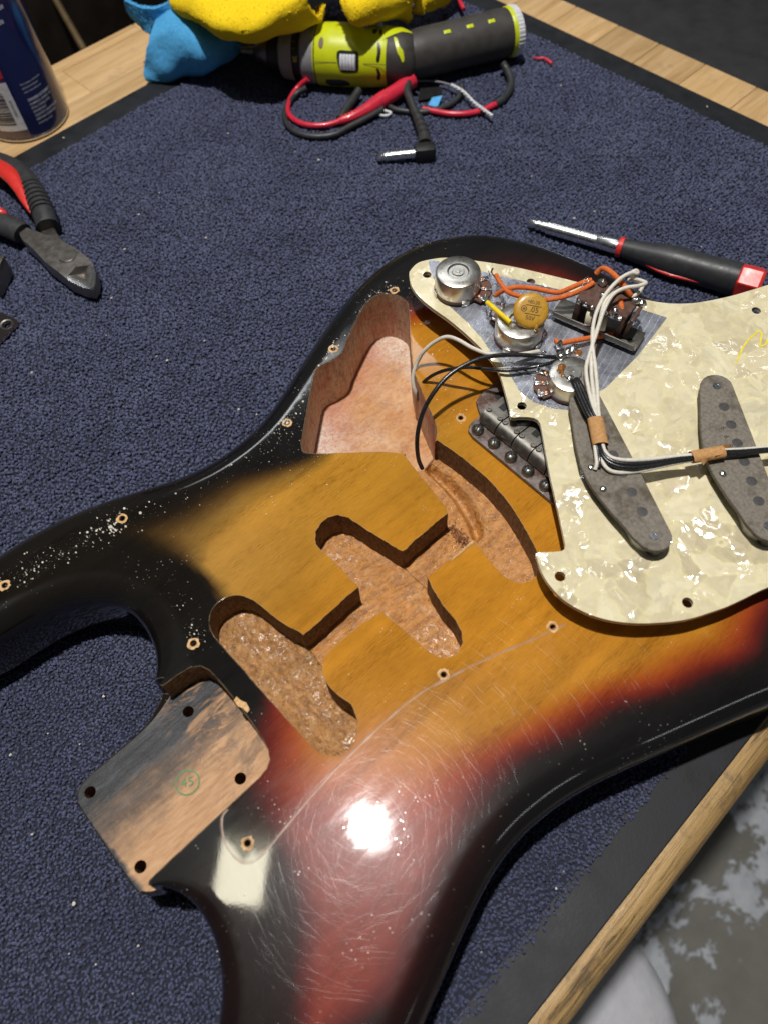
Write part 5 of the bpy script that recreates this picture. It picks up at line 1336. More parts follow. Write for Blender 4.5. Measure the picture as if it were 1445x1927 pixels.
def on_can(mb, V, F, a0, z0, lift=.12, tilt=0.0):
    """bend flat print onto the can: +x runs to the viewer's right"""
    vs = []
    for x, y in V:
        a = a0 + x/CR; r = CR + lift
        vs.append((CX+r*math.cos(a), CY+r*math.sin(a), -3.4+z0+y))
    mb.add(vs, F)
def can_text(rows, mat, name):
    mb = MB()
    for s, size, dx, z, bold, sq in rows:
        V, F = text_shape(s, size, bold); w0 = min(v[0] for v in V)
        on_can(mb, [((x-w0)*sq+dx, y) for x, y in V], F, camdir, z)
    return wobj(name, mb, mat, can, 0)
# (text, cap height, left edge along the wrap from the side facing the camera, height, bold, squeeze)
can_text([('Leaves No Residue',3.8,-16,92.5,.02,.8), ('Plastic Safe',3.8,-6,84.5,.02,.8), ('Works Fast',3.8,-6,100.5,.02,.8),
          ('Para obtener informacion',1.5,5.0,42,0,.8), ('adicional en Espanol',1.5,5.0,39.1,0,.8), ('visite www.safety.com',1.5,5.0,36.2,0,.8),
          ('DANGER: EXTREMELY',2.0,5.5,30.0,.03,.75), ('FLAMMABLE. HARMFUL OR',1.7,5.5,26.8,.01,.7), ('FATAL IF SWALLOWED.',1.7,5.5,23.8,.01,.7), ('SKIN IRRITANT.',1.7,5.5,20.8,.01,.7), ('CONTENTS UNDER PRESSURE',1.7,5.5,17.8,.01,.7), ('KEEP AWAY FROM HEAT',1.7,5.5,14.8,.01,.7), ('See warnings on back',1.5,5.5,11.8,0,.7)], M['can_white'], 'label_print')['kind'] = 'stuff'
def can_patch(x0, x1, z0, z1, mat, name, lift=.06):
    mb = MB(); n = 14; V = [(x0+(x1-x0)*i/n, z) for i in range(n+1) for z in (z0, z1)]
    on_can(mb, V, [(2*i,2*i+2,2*i+3,2*i+1) for i in range(n)], camdir, 0, lift); return wobj(name, mb, mat, can, 40)
can_patch(-26, -4, 10, 47, M['can_white'], 'barcode_panel'); can_patch(-40, -4, 50, 57, M['can_red'], 'red_badge')
mb = MB(); z = 15.0
while z < 40:
    h = random.choice((.25,.4,.7,1.0)); V = [(-24+14*i/6, q) for i in range(7) for q in (z, z+h)]
    on_can(mb, V, [(2*i,2*i+2,2*i+3,2*i+1) for i in range(6)], camdir, 0, .14); z += h + random.choice((.3,.5,.8))
V, F = text_shape('78254 02130', 1.7); on_can(mb, [(-y-7, x+27.5) for x, y in V], F, camdir, 0, .14)
wobj('barcode_lines', mb, M['ink'], can, 0)
mb = MB(); V, F = text_shape('cT', 2.6, .02); on_can(mb, [(x-8, y+53.5) for x, y in V], F, camdir, 0, .14); wobj('badge_print', mb, M['can_white'], can, 0)
can_patch(-40, -3.8, 3.8, 9.6, M['can_grey'], 'mauve_label_band', .05)

# --- cordless drill lying on its side
da = V3((245.9,417.8,20)); db = V3((310.7,338.8,20)); dax = (db-da).normalized(); dl = (db-da).length
hb = V3((402.2,299.1,19)); hcen = db + dax*6; hax = (hb-hcen).normalized(); hl = (hb-hcen).length
drill = wthing('cordless_drill', 'lime and charcoal pivoting drill driver lying on the mat under the yellow cloth', 'drill', (db.x, db.y, 0))
s_ = dl/100.0
L_ = lambda f: f*dl
mb = MB(); mb.lathe([(L_(-.20),0),(L_(-.20),2.2),(L_(-.10),3.2),(L_(-.09),4.5),(L_(-.02),9.5),(L_(.03),11.5),(L_(.045),11.5)], da, dax, 24, 0); wobj('bit_holder', mb, M['dark_metal'], drill, 40)
mb = MB(); mb.lathe([(L_(.03),12.5),(L_(.05),14.6),(L_(.11),15.4),(L_(.14),15.6)], da, dax, 36); wobj('nose_collar', mb, M['drill_black'], drill, 40)
mb = MB(); mb.lathe([(L_(.13),15.6),(L_(.14),17.2),(L_(.235),19.2),(L_(.24),18.8)], da, dax, 48, 0, None, True, lambda a, d: 1+.035*(1 if math.cos(8*a) > .3 else 0)); wobj('clutch_ring', mb, M['drill_taupe'], drill, 30)
mb = MB(); mb.lathe([(L_(.235),18.6),(L_(.24),19.0),(L_(.305),19.6),(L_(.31),19.2)], da, dax, 48); wobj('clutch_scale', mb, M['drill_black'], drill, 40)
# numbers on the clutch scale
mb = MB(); upv = Vector((0,0,1)); upv = (upv - dax*upv.dot(dax)).normalized(); sdv = dax.cross(upv)
toc = (Vector((-89.9,-113.9,365)) - da); toc = (toc - dax*toc.dot(dax)).normalized()
def around(deg):
    q = Matrix.Rotation(math.radians(deg), 3, dax) @ toc; return q
for s, deg in (('20',-12),('.',8),('.',22),('.',36),('16',52)):
    q = around(-deg); o = da + dax*L_(.272) + q*19.75; t = q.cross(dax)
    write(mb, s, 3.0, o, -dax.cross(q) if False else t*-1, dax*-1 if False else q.cross(t*-1), .01, .05)
wobj('clutch_numbers', mb, M['yellow_tube'], drill, 0)
mb = MB(); mb.lathe([(L_(.305),19.6),(L_(.315),20.6),(L_(.40),20.9),(L_(.41),20.4)], da, dax, 48); wobj('grey_band', mb, M['drill_grey'], drill, 40)
mb = MB(); mb.lathe([(L_(.405),20.6),(L_(.42),21.4),(L_(.55),22.0),(L_(.80),21.6),(L_(.93),20.6),(L_(1.0),18.8),(L_(1.03),17)], da, dax, 64); wobj('motor_housing', mb, M['drill_lime'], drill, 40)
mb = MB(); mb.lathe([(L_(.416),21.55),(L_(.418),21.6),(L_(.424),21.6)], da, dax, 64, close=False); wobj('housing_seam', mb, M['drill_black'], drill, 40)
# housing seam line along the side, window with thumb wheel, vents
def strip(mb, f0, f1, deg0, deg1, r, n=8, mi=0):
    vs = []
    for i in range(n+1):
        a = deg0+(deg1-deg0)*i/n; q = around(a)
        vs += [da+dax*L_(f0)+q*r, da+dax*L_(f1)+q*r]
    mb.add(vs, [(2*i,2*i+1,2*i+3,2*i+2) for i in range(n)], mi)
HP = [(.405,20.6),(.42,21.4),(.55,22.0),(.80,21.6),(.93,20.6),(.95,20.4),(1.06,19.7),(1.14,16.6),(1.19,10)]
def hrad(f): return float(np.interp(f, [a for a, b in HP], [b for a, b in HP]))
def patch(mb, poly, lift=.18, thick=.0):
    """a moulded patch hugging the housing; poly in (fraction along, degrees round)"""
    pl = [tuple(q) for q in closed_spline([(f*100, d) for f, d in poly], 1.2)]
    gx, gy = np.meshgrid(np.arange(min(p_[0] for p_ in pl), max(p_[0] for p_ in pl), 1.2), np.arange(min(p_[1] for p_ in pl), max(p_[1] for p_ in pl), 2.5))
    g = np.c_[gx.ravel(), gy.ravel()]; g = g[in_poly(g, pl)]
    pts = [Vector(p_) for p_ in pl] + [Vector(q) for q in g]; m = len(pl)
    res = delaunay_2d_cdt(pts, [(i, (i+1) % m) for i in range(m)], [], 0, 1e-4)
    V = [tuple(v) for v in res[0]]; F = [tuple(f) for f in res[2]]; cen = np.array([np.mean([V[i] for i in f], axis=0) for f in F]); k = in_poly(cen, pl)
    mb.add([da+dax*L_(x/100)+around(y)*(hrad(x/100)+lift) for x, y in V], [f for f, q in zip(F, k) if q])
mb = MB(); strip(mb, .42, .60, 13, 14.3, 22.1); strip(mb, .80, .97, 13, 14.3, 21.8); wobj('seam_line', mb, M['faint_ink'], drill, 0)
mb = MB(); patch(mb, [(.605,-6),(.68,-8),(.755,-6),(.765,10),(.755,28),(.70,31),(.63,30),(.605,14)], .2); wobj('switch_window', mb, M['drill_black'], drill, 30)
mb = MB(); patch(mb, [(.60,29),(.66,33),(.76,31),(.775,36),(.70,39),(.62,37)], .9); wobj('window_lip', mb, M['drill_lime'], drill, 50)
mb = MB()
for k in range(5):
    q0 = da+dax*L_(.632+.024*k)
    mb.tube([q0+around(-1)*21.6, q0+around(6)*22.4, q0+around(15)*22.7, q0+around(25)*22.0], 1.3, 8, 3)
wobj('thumb_wheel', mb, M['drill_white'], drill, 50)
for f0, f1, a0, a1 in ((.895,.915,-26,10),(.895,.915,22,48)):
    mb = MB(); patch(mb, [(f0,a0),(f1,a0+2),(f1+.012,(a0+a1)/2),(f1,a1),(f0,a1-2),(f0+.006,(a0+a1)/2)], .12); wobj('side_vent', mb, M['drill_black'], drill, 0)
for k in range(3):
    mb = MB(); patch(mb, [(.855+.05*k,-58),(.885+.05*k,-56),(.875+.05*k,-44),(.85+.05*k,-46)], .12); wobj('top_vent', mb, M['drill_dark'], drill, 0)
mb = MB(); patch(mb, [(.50,52),(.58,49),(.66,52),(.68,66),(.60,74),(.51,70)], .2); wobj('dark_trigger_pad', mb, M['drill_black'], drill, 30)
mb = MB(); patch(mb, [(.462,-26),(.478,-31),(.494,-24),(.49,-12),(.472,-9),(.458,-15)], .08); wobj('oval_dimple', mb, M['faint_ink'], drill, 0)
mb = MB(); q0 = da+dax*L_(.80); mb.tube([q0+around(-60)*21, q0+around(-64)*25, q0+dax*8+around(-64)*26, q0+dax*11+around(-60)*22], 2.0, 10, 4); wobj('grey_hook', mb, M['drill_grey'], drill, 50)
# elastomer elbow and handle
mb = MB(); mb.lathe([(L_(.95),18.5),(L_(.965),20.2),(L_(1.06),19.6),(L_(1.14),16.5),(L_(1.19),10),(L_(1.20),0)], da, dax, 48); wobj('rear_pad', mb, M['drill_dark'], drill, 50)
mb = MB(); patch(mb, [(.93,-86),(1.0,-84),(1.10,-80),(1.13,-72),(1.06,-58),(1.0,-46),(.95,-36),(.925,-34)], .3); wobj('lime_shoulder', mb, M['drill_lime'], drill, 50)
mb = MB(); patch(mb, [(1.01,-40),(1.035,-38),(1.055,-24),(1.085,-14),(1.098,4),(1.085,9),(1.065,-2),(1.045,-10),(1.03,-22)], .35); wobj('lime_flash', mb, M['drill_lime'], drill, 50)
mb = MB(); mb.lathe([(0,14),(6,16.5),(16,17.4),(hl*.5,17.2),(hl*.85,17.6),(hl*.94,17.2),(hl*.945,16.6)], hcen, hax, 48); wobj('handle_grip', mb, M['drill_dark'], drill, 45)
mb = MB(); mb.lathe([(hl*.93,17.0),(hl*.94,17.7),(hl*.972,17.7),(hl*.975,17.2)], hcen, hax, 48); wobj('lime_ring', mb, M['drill_lime'], drill, 40)
mb = MB(); mb.lathe([(hl*.965,17.3),(hl*.975,17.9),(hl*1.02,17.5),(hl*1.035,15.5),(hl*1.036,0)], hcen, hax, 120, 0, None, True, lambda a, d: 1+.02*(1 if math.sin(40*a) > 0 else 0)); wobj('ribbed_end_cap', mb, M['drill_white'], drill, 25)
hto = (Vector((-89.9,-113.9,365)) - hcen); hto = (hto - hax*hto.dot(hax)).normalized()
for f in (.36,.56,.75):
    mb = MB(); q = Matrix.Rotation(math.radians(-34), 3, hax) @ hto; t = hax.cross(q)
    mb.box(tuple(hcen+hax*(hl*f)+q*17.2), (5.6,3.0,1.2), Matrix((hax, t, q)).transposed(), 0, .4); wobj('lime_mark', mb, M['drill_lime'], drill, 30)

# --- leads, plug and ties heaped under the drill
red = wthing('red_test_lead', 'red test lead looping out from under the drill with its fat strain relief', 'test lead', (242.6,339.6,0))
def wcable(name, pts, r, mat, root, n=10): 
    mb = MB(); mb.tube(pts, r, n, 8); return wobj(name, mb, mat, root, 60)
wcable('lead_wire', [(253.6,376.7,12), (247.3,382.2,6), (237.6,379.5,3.2), (228.3,372.7,2.6), (222.4,363.2,2.6), (221.1,351.7,2.8), (225.4,340.8,2.8), (234.2,332.3,3), (243.8,327.8,3.6)], 2.1, M['red_wire'], red)
mb = MB(); mb.tube([(243.2,328.4,3.6), (251.6,324.2,4.6), (265.6,321.5,5.8), (278.7,320.8,7), (294.1,319.2,8.5), (311.4,319.7,10)], lambda t: 2.4+3.4*min(1, t*1.6), 14, 6); wobj('strain_relief', mb, M['red_wire'], red, 60)
for k in range(4):
    mb = MB(); q = [(246.5,327.0,4), (248.8,325.9,4.3), (251.1,324.9,4.5), (253.8,324.2,4.7)][k]; mb.lathe([(-.5,3.3+.2*k),(.5,3.4+.2*k)], q, V3((265.6,321.5,5.8))-V3((243.8,327.8,3.6)), 16); wobj('relief_rib', mb, M['dark_red'], red, 30)
rl2 = wthing('red_cable', 'red cable end curving out at the right under the drill, spliced to black', 'cable', (322.4,268.7,0))
wcable('red_section', [(299.4,295.0,2.6), (303.3,287.2,2.6), (309.5,276.1,2.6), (318.0,267.4,2.6), (329.3,261.5,2.6), (342.5,259.1,2.8)], 2.2, M['red_wire'], rl2)
wcable('black_section', [(342.5,259.1,2.8), (352.7,259.8,3), (364.9,265.2,3.4), (373.1,272.4,4), (377.5,281.5,6), (377.8,286.2,9)], 2.9, M['handle_black'], rl2)
blk = wthing('black_test_lead', 'black lead coiled round the outside of the red loop', 'test lead', (223.0,328.8,0))
wcable('lead_wire', [(249.9,375.2,7), (241.3,379.3,3.4), (227.9,373.6,2.4), (218.2,364.1,2.4), (212.8,350.7,2.4), (213.7,338.7,2.4), (220.2,327.5,2.4), (231.3,319.5,2.6), (243.3,317.9,3.2), (260.3,315.7,4), (275.5,314.2,5)], 2.2, M['handle_black'], blk)
wcable('probe', [(245.7,330.0,3), (256.9,335.4,4), (267.0,339.4,5), (276.6,342.7,7)], 3.2, M['handle_black'], blk, 12)
mb = MB(); mb.lathe([(0,.3),(4,1.1),(9,1.2)], (238.0,319.9,2.2), V3((246.7,318.7,3))-V3((238.0,319.9,2.2)), 12); wobj('probe_tip', mb, M['solder'], blk, 40)
jk = wthing('patch_cable', 'black cable with a right-angle chrome jack plug lying in front of the drill', 'cable', (263.0,259.5,0))
pt = V3((233.7,274.9,4.5)); pe = V3((255.9,257.6,5)); pc_ = V3((267.9,248.3,5.5)); pax = (pe-pt).normalized(); pl_ = (pe-pt).length
mb = MB(); mb.lathe([(0,0),(.4,1.6),(2.2,3.0),(3.6,2.5),(4.4,1.9),(5.0,2.6),(6.4,3.0),(6.5,2.5),(7.0,2.5),(7.1,3.1),(9.6,3.1),(9.7,2.6),(10.1,2.6),(10.2,3.15),(pl_,3.15)], pt, pax, 28); wobj('plug_tip', mb, M['shaft_steel'], jk, 40)
mb = MB(); mb.box(tuple(pe+pax*((pc_-pe).length/2)+Vector((0,0,.4))), ((pc_-pe).length,10.5,10.5), frame(pax), 0, 1.6); wobj('plug_body', mb, M['drill_black'], jk, 35)
boot = [(267.3,258.8,6), (275.4,269.1,6.5), (282.4,281.1,7), (288.8,293.8,8)]
mb = MB(); mb.tube(boot, lambda t: 5.2-1.9*t, 14, 6); wobj('cable_boot', mb, M['handle_black'], jk, 60)
for k in range(4):
    P = spline3(boot, 6); q = P[5+3*k]; mb = MB(); mb.lathe([(-.6,4.9-.35*k),(.6,4.8-.35*k)], q, P[6+3*k]-P[4+3*k], 16); wobj('boot_rib', mb, M['drill_black'], jk, 30)
wcable('cable', [(288.2,292.6,8), (292.9,301.7,9), (298.4,311.2,10), (307.2,319.3,12)], 3.1, M['handle_black'], jk)
cl = wthing('instrument_cord', 'thin black cord curving behind the jack plug under the drill', 'cord', (301.3,294.0,0))
wcable('cord', [(283.1,316.6,3), (284.4,308.9,2.8), (290.0,299.9,2.6), (298.8,291.3,2.4), (310.6,285.9,2.4), (322.4,284.5,2.4), (333.2,287.8,3), (339.2,292.9,5)], 2.1, M['handle_black'], cl)
tt = wthing('twist_tie', 'white twisted tie lying across the red cable', 'twist tie', (339.6,274.2,0), 'white twist ties')
mb = MB(); P0 = [V3((332.3,297.7,6)), V3((332.7,285.2,6)), V3((328.8,269.8,6)), V3((327.8,258.6,5.5)), V3((327.4,248.7,5))]; PP = spline3(P0, 14)
for ph in (0, math.pi): mb.tube([p_+Vector((math.sin(i*.8+ph)*.7, 0, math.cos(i*.8+ph)*.7)) for i, p_ in enumerate(PP)], .8, 6, 1)
wobj('tie_strands', mb, M['white_string'], tt, 60)
wcable('tie_tail', [(332.3,297.7,6), (330.7,306.7,5), (326.0,316.9,4), (319.7,322.5,4), (311.5,324.1,3)], .7, M['drill_grey'], tt)
t2 = wthing('twist_tie', 'small white tie loop in front of the red strain relief', 'twist tie', (277.0,315.0,0), 'white twist ties')
mb = MB(); mb.tube([(273.1,318.5,2.4), (275.4,316.7,2.8), (277.9,312.7,2.8), (279.2,309.4,2.4), (275.5,308.9,2.2), (272.0,312.4,2.2), (271.8,316.5,2.2), (273.1,318.5,2.4)], 1.0, 8, 6); wobj('tie_loop', mb, M['white_string'], t2, 60)
bt = wthing('blue_tag', 'small black and light blue tag lying among the cables under the drill', 'tag', (315.1,299.4,0))
mb = MB(); mb.prism([(305.3,295.2,2)[:2], (308.3,288.2,2)[:2], (321.6,296.1,2)[:2], (313.9,300.0,2)[:2]], 2.0, 3.2, .2); wobj('blue_part', mb, M['blue_tab'], bt, 30)
mb = MB(); mb.prism([(304.2,306.0,2)[:2], (313.9,300.0,2)[:2], (322.1,296.5,2)[:2], (329.3,305.1,2)[:2], (316.1,315.6,2)[:2]], 1.5, 3.0, .2); wobj('black_part', mb, M['drill_black'], bt, 30)
rs = wthing('red_wire_scrap', 'tiny shred of red wire insulation on the mat right of the drill', 'scrap', (414.0,275.3,0))
mb = MB(); mb.tube([(410.7,282.2,1.2), (411.7,278.0,1.6), (414.6,275.0,2), (414.8,270.5,1.6), (414.4,265.6,1.2)], lambda t: .7+.8*t, 6, 4); wobj('shred', mb, M['red_wire'], rs, 50)
rc = wthing('red_probe_lead', 'short length of red lead showing between cloth and drill handle', 'test lead', (430.4,384.0,0))
wcable('lead_wire', [(412.6,364.2,8), (416.4,371.8,9), (425.2,384.5,9), (441.2,405.9,8)], 1.8, M['red_wire'], rc)

# --- screwdriver behind the body
sa = V3((260.8,150.3,4.2)); sb = V3((313.7,5.2,10.5)); sax = (sb-sa).normalized(); sl_ = (sb-sa).length
sdv_ = wthing('screwdriver', 'black and red handled screwdriver with bare steel shaft lying behind the guitar body', 'screwdriver', (*((sa+sb)/2)[:2], 0))
f1 = (V3((266.5,137.3,4.6))-sa).dot(sax); f2 = (V3((276.4,104.9,6))-sa).dot(sax); f3 = (V3((280.5,90.7,7))-sa).dot(sax); f4 = (V3((281.8,87.3,7))-sa).dot(sax); f5 = (V3((301.5,16.5,10))-sa).dot(sax)
mb = MB(); mb.lathe([(0,0),(0,1.6),(2.5,3.0),(5,3.3),(5.2,2.7),(6.4,2.7),(6.6,3.6),(9.2,3.6),(9.4,2.9),(10.2,2.9),(10.4,3.7),(f1,3.7)], sa, sax, 20); wobj('bit', mb, M['shaft_steel'], sdv_, 40)
mb = MB(); mb.lathe([(f1-.5,3.6),(f1,4.3),(f2,4.6),(f2+.3,4.3),(f2+.8,4.7),(f3,4.9)], sa, sax, 28); wobj('shaft', mb, M['shaft_steel'], sdv_, 40)
mb = MB(); mb.lathe([(f3-.2,5.2),(f3+.4,6.4),(f4-.3,6.6),(f4,5.6)], sa, sax, 28); wobj('red_collar', mb, M['dark_red'], sdv_, 45)
hl2 = f5-f4
mb = MB(); mb.lathe([(f4-.2,5.8),(f4+hl2*.08,6.5),(f4+hl2*.22,7.6),(f4+hl2*.36,9.6),(f4+hl2*.48,10.3),(f4+hl2*.60,10.0),(f4+hl2*.78,10.0),(f4+hl2*.93,10.6),(f5,10.4)], sa, sax, 36, 0, None, True, lambda a, d: 1+.035*math.cos(3*a)*min(1, max(0, (d-f4)/15))); wobj('grip', mb, M['handle_black'], sdv_, 50)
mb = MB(); mb.lathe([(f5-.3,9.6),(f5+.6,10.4),(f5+4,10.8),(sl_-2,10.8),(sl_,9.6),(sl_+.2,0)], sa, sax, 6, 0, (0,0,1), True); o = wobj('end_cap', mb, M['dark_red'], sdv_, 25)
bv_ = o.modifiers.new('soft_edges', 'BEVEL'); bv_.width = .0012; bv_.segments = 3
sn = (Vector((0,0,1)) - sax*sax.z).normalized(); ss = sax.cross(sn)
for sg, up_ in ((1, -.25), (-1, -.2)):
    mb = MB(); P = []
    for t in np.linspace(.24, .72, 9):
        R_ = np.interp(t, [.22,.36,.48,.60,.78], [7.6,9.6,10.3,10.0,10.0]); q = (ss*sg*math.cos(up_) + sn*math.sin(up_)*(1 if sg > 0 else .35)).normalized()
        P.append(sa+sax*(f4+hl2*t)+q*(R_-.5))
    mb.tube(P, lambda t: 0.3+1.0*math.sin(math.pi*t), 10, 3); wobj('red_inlay', mb, M['dark_red'], sdv_, 60)

# --- diagonal cutters at the left edge
pl = wthing('cutting_pliers', 'diagonal cutting pliers with black and red grips at the left edge of the mat', 'pliers', (6.8,370.4,0))
def jaw(name, outline, ztop, zbot, mat, b=1.0):
    mb = MB(); mb.prism([q[:2] for q in outline], zbot, ztop, b); return wobj(name, mb, mat, pl, 30)
# lower jaw arm (goes up to the outer handle)
jaw('rear_jaw', [(15.5,386.7,6), (23.1,379.1,6), (19.7,361.4,6), (19.5,336.8,6), (19.3,321.3,6), (13.0,308.2,6), (4.0,310.9,6), (2.7,329.3,6), (6.6,353.8,6)], 8.2, 2.0, M['dark_metal'], .8)
# main jaw with the diamond recess
mb = MB()
top = [(0.4,379.4,13), (6.7,379.8,13.5), (17.2,350.8,14), (20.3,337.0,14), (21.4,324.5,14), (20.9,316.0,13.5), (17.8,308.2,12.5), (12.7,301.2,11.5), (8.8,299.1,11), (5.4,303.7,11.5), (1.4,315.4,13), (0.4,326.1,13.8), (-1.2,339.4,13.8), (-0.7,358.5,13.5), (-1.4,372.4,13)]
ctr = [(3.1,318.6,13.4), (11.1,321.6,13.9), (18.7,317.2,13.2)]; tip_ = (9.7,302.1,10.6); low = (11.8,318.7,9.4)
n_ = len(top)
bot = [(x, y, 3.0) for x, y, z in top]
mid_ = [(x+(sum(t[0] for t in top)/n_-x)*-.02, y+(sum(t[1] for t in top)/n_-y)*-.02, z-1.2) for x, y, z in top]
mb.v = [tuple(p_) for p_ in top+mid_+bot]+[tuple(ctr[0]), tuple(ctr[1]), tuple(ctr[2]), tuple(low), tuple(tip_)]
i0 = 3*n_
for i in range(n_):
    k = (i+1) % n_
    mb.f += [(i, n_+i, n_+k, k), (n_+i, 2*n_+i, 2*n_+k, n_+k)]
mb.f += [(0,1,2,13,14), (2,12,13), (2,3,11,12), (3,4,i0+1,11), (11,i0+1,i0+0,10), (4,5,i0+2,i0+1)]
nf = len(mb.f)
mb.f += [(i0, i0+1, i0+3), (i0+1, i0+2, i0+3), (i0+2, i0+4, i0+3), (i0+4, i0, i0+3)]
ne = len(mb.f)
mb.f += [(5,6,i0+2), (6,7,i0+4,i0+2), (7,8,i0+4), (8,9,i0+4), (9,10,i0,i0+4)]
mb.m = [0]*ne + [1]*(len(mb.f)-ne)
wobj('front_jaw', mb, [M['dark_metal'], M['ground_edge']], pl, 30)
mb = MB(); mb.lathe([(0,6.2),(.7,6.2),(1.0,5.8),(1.0,0)], (12.5,334.6,13.6), (0,0,1), 28); wobj('pivot_disc', mb, M['dark_metal'], pl, 30)
# handles: forked grips, black outside and red inside
def grip(name, pts, r, mat, flat=1.0): mb = MB(); mb.tube(pts, r, 16, 7, True, 0, flat); return wobj(name, mb, mat, pl, 60)
grip('black_grip', [(19.5,377.7,9), (22.9,387.2,10), (26.9,402.6,11), (30.4,419.1,11.5), (31.8,435.9,11.5), (30.3,453.7,11), (24.8,473.4,10)], lambda t: 7.4+.9*math.sin(3.1*t)-1.2*(t > .8)*(t-.8)*3, M['handle_black'], .9)
grip('red_inlay', [(16.9,393.7,11), (18.8,403.7,14), (22.2,416.6,16), (24.4,431.3,17), (23.8,447.2,16), (19.2,466.8,14)], lambda t: .6+5.6*min(1, t*1.6), M['dark_red'], .7)
mb = MB(); mb.lathe([(-1.2,7.2),(0,8.6),(1.6,8.4)], (19.1,376.6,8.5), V3((18.1,371.6,8))-V3((22.9,387.2,10)), 20); wobj('grip_collar', mb, M['handle_black'], pl, 40)
grip('black_grip', [(2.7,381.5,9.5), (0.1,390.7,10), (-4.1,401.7,10.5), (-10.2,413.8,10.5), (-18.4,430.6,10)], lambda t: 7.6+.8*math.sin(3.1*t), M['handle_black'], .85)
grip('red_inlay', [(3.3,400.3,15), (0.3,404.6,16), (-6.2,415.7,16), (-14.7,432.3,15)], lambda t: .8+4.8*min(1, t*1.6), M['dark_red'], .8)
for k in range(7):
    P = spline3([(22.9,387.2,10), (26.9,402.6,11), (30.4,419.1,11.5)], 8); q = P[2+2*k]; mb = MB(); mb.lathe([(-.35,8.35),(.35,8.35)], q, P[3+2*k]-P[1+2*k], 18); wobj('grip_rib', mb, M['handle_black'], pl, 30)

# --- neck plate and small steel block at the left edge
npl = wthing('neck_plate', 'chrome neck plate with a screw hole at the left edge of the mat', 'neck plate', (-49.8,322.4,0))
c0 = V3((-37.9,317.3,2)); e1 = (V3((-44.0,334.9,2))-c0); e2 = (V3((-60.0,304.7,2))-c0); e1.z = e2.z = 0; e1.normalize(); e2 = (e2 - e1*e2.dot(e1)).normalized()
pts2 = []
for cx2, cy2, a0 in ((4,4,180),(47,4,270),(47,60,0),(4,60,90)):
    for k in range(6):
        a = math.radians(a0+90*k/5); pts2.append(tuple((c0+e1*(cx2+4*math.cos(a))+e2*(cy2+4*math.sin(a)))[:2]))
hc = [tuple((c0+e1*a+e2*b)[:2]) for a, b in ((6.3,6.3),(44.7,6.3),(44.7,57.7),(6.3,57.7))]
mb = plate_with_holes(pts2, hc, 2.4, 1.2, 2.8, lambda x, y: .02*(x+40)); wobj('plate', mb, M['chrome'], npl, 30)
for h in hc:
    mb = MB(); mb.lathe([(0,4.4),(.25,4.2),(-.5,2.45)], (h[0], h[1], 2.85+.02*(h[0]+40)), (0,0,1), 22, close=False); wobj('worn_hole_rim', mb, M['steel'], npl, 30)
sbk = wthing('steel_block', 'corner of a small dark steel block at the left edge below the pliers', 'block', (-30.7,360.5,0))
mb = MB(); cb = V3((-30.5,359.0,8)); mb.box((cb.x, cb.y, 8.5), (22,11,15), Matrix.Rotation(.75,3,'Z'), 0, .7); wobj('block', mb, M['dark_metal'], sbk, 30)

# --- cloths
def loft(mb, rows, ku=10, kv=10, fold=1.5, fz=0.05, terry=.5):
    R = [spline3(r, ku) for r in rows]; m = len(R[0]); cols = [spline3([r[i] for r in R], kv) for i in range(m)]
    h = len(cols[0]); G_ = [[cols[i][j] for i in range(m)] for j in range(h)]
    vs = []
    for j in range(h):
        for i in range(m):
            p_ = G_[j][i]; du = G_[j][min(i+1,m-1)]-G_[j][max(i-1,0)]; dv = G_[min(j+1,h-1)][i]-G_[max(j-1,0)][i]
            nn = du.cross(dv); nn = nn.normalized() if nn.length > 1e-9 else Vector((0,0,1))
            d = fold*noise.noise(p_*fz) + terry*noise.noise(p_*.8) + terry*.6*noise.noise(p_*1.7)
            vs.append(p_+nn*d)
    mb.add(vs, [(j*m+i, j*m+i+1, (j+1)*m+i+1, (j+1)*m+i) for j in range(h-1) for i in range(m-1)])
def fluff(name, mb, mat, root, per=5, ln=3.6, r=.62):
    """terry loops standing on a cloth surface: real little tufts, one mass"""
    out = MB()
    for f in mb.f:
        a, b, c, d = (Vector(mb.v[i]) for i in f); n_ = (b-a).cross(d-a)
        if n_.length < 1e-9: continue
        n_.normalize()
        if n_.z < 0: n_ = -n_
        for _ in range(per):
            u, w = random.random(), random.random(); p_ = (a*(1-u)+b*u)*(1-w)+(d*(1-u)+c*u)*w
            d_ = (n_ + Vector((random.gauss(0,.5), random.gauss(0,.5), random.gauss(0,.3)))).normalized(); t = d_.orthogonal().normalized(); s_ = d_.cross(t); l_ = ln*random.uniform(.6,1.2); q = p_ - n_*.3
            vs = [q+t*r, q+s_*r, q-t*r, q-s_*r, q+d_*l_*.7+t*r*1.1, q+d_*l_*.7+s_*r*1.1, q+d_*l_*.7-t*r*1.1, q+d_*l_*.7-s_*r*1.1, q+d_*l_]
            out.add(vs, [(0,1,5,4),(1,2,6,5),(2,3,7,6),(3,0,4,7),(4,5,8),(5,6,8),(6,7,8),(7,4,8)])
    return obj(name, out, mat, root, 80, 'stuff')
bc = tag(None or bpy.data.objects.new('blue_cloth', None), 'blue microfibre cloth bunched on the bench corner left of the drill', 'cloth'); COL.objects.link(bc); bc.location = Vector((203.9,486.9,0))*MM
mb = MB()
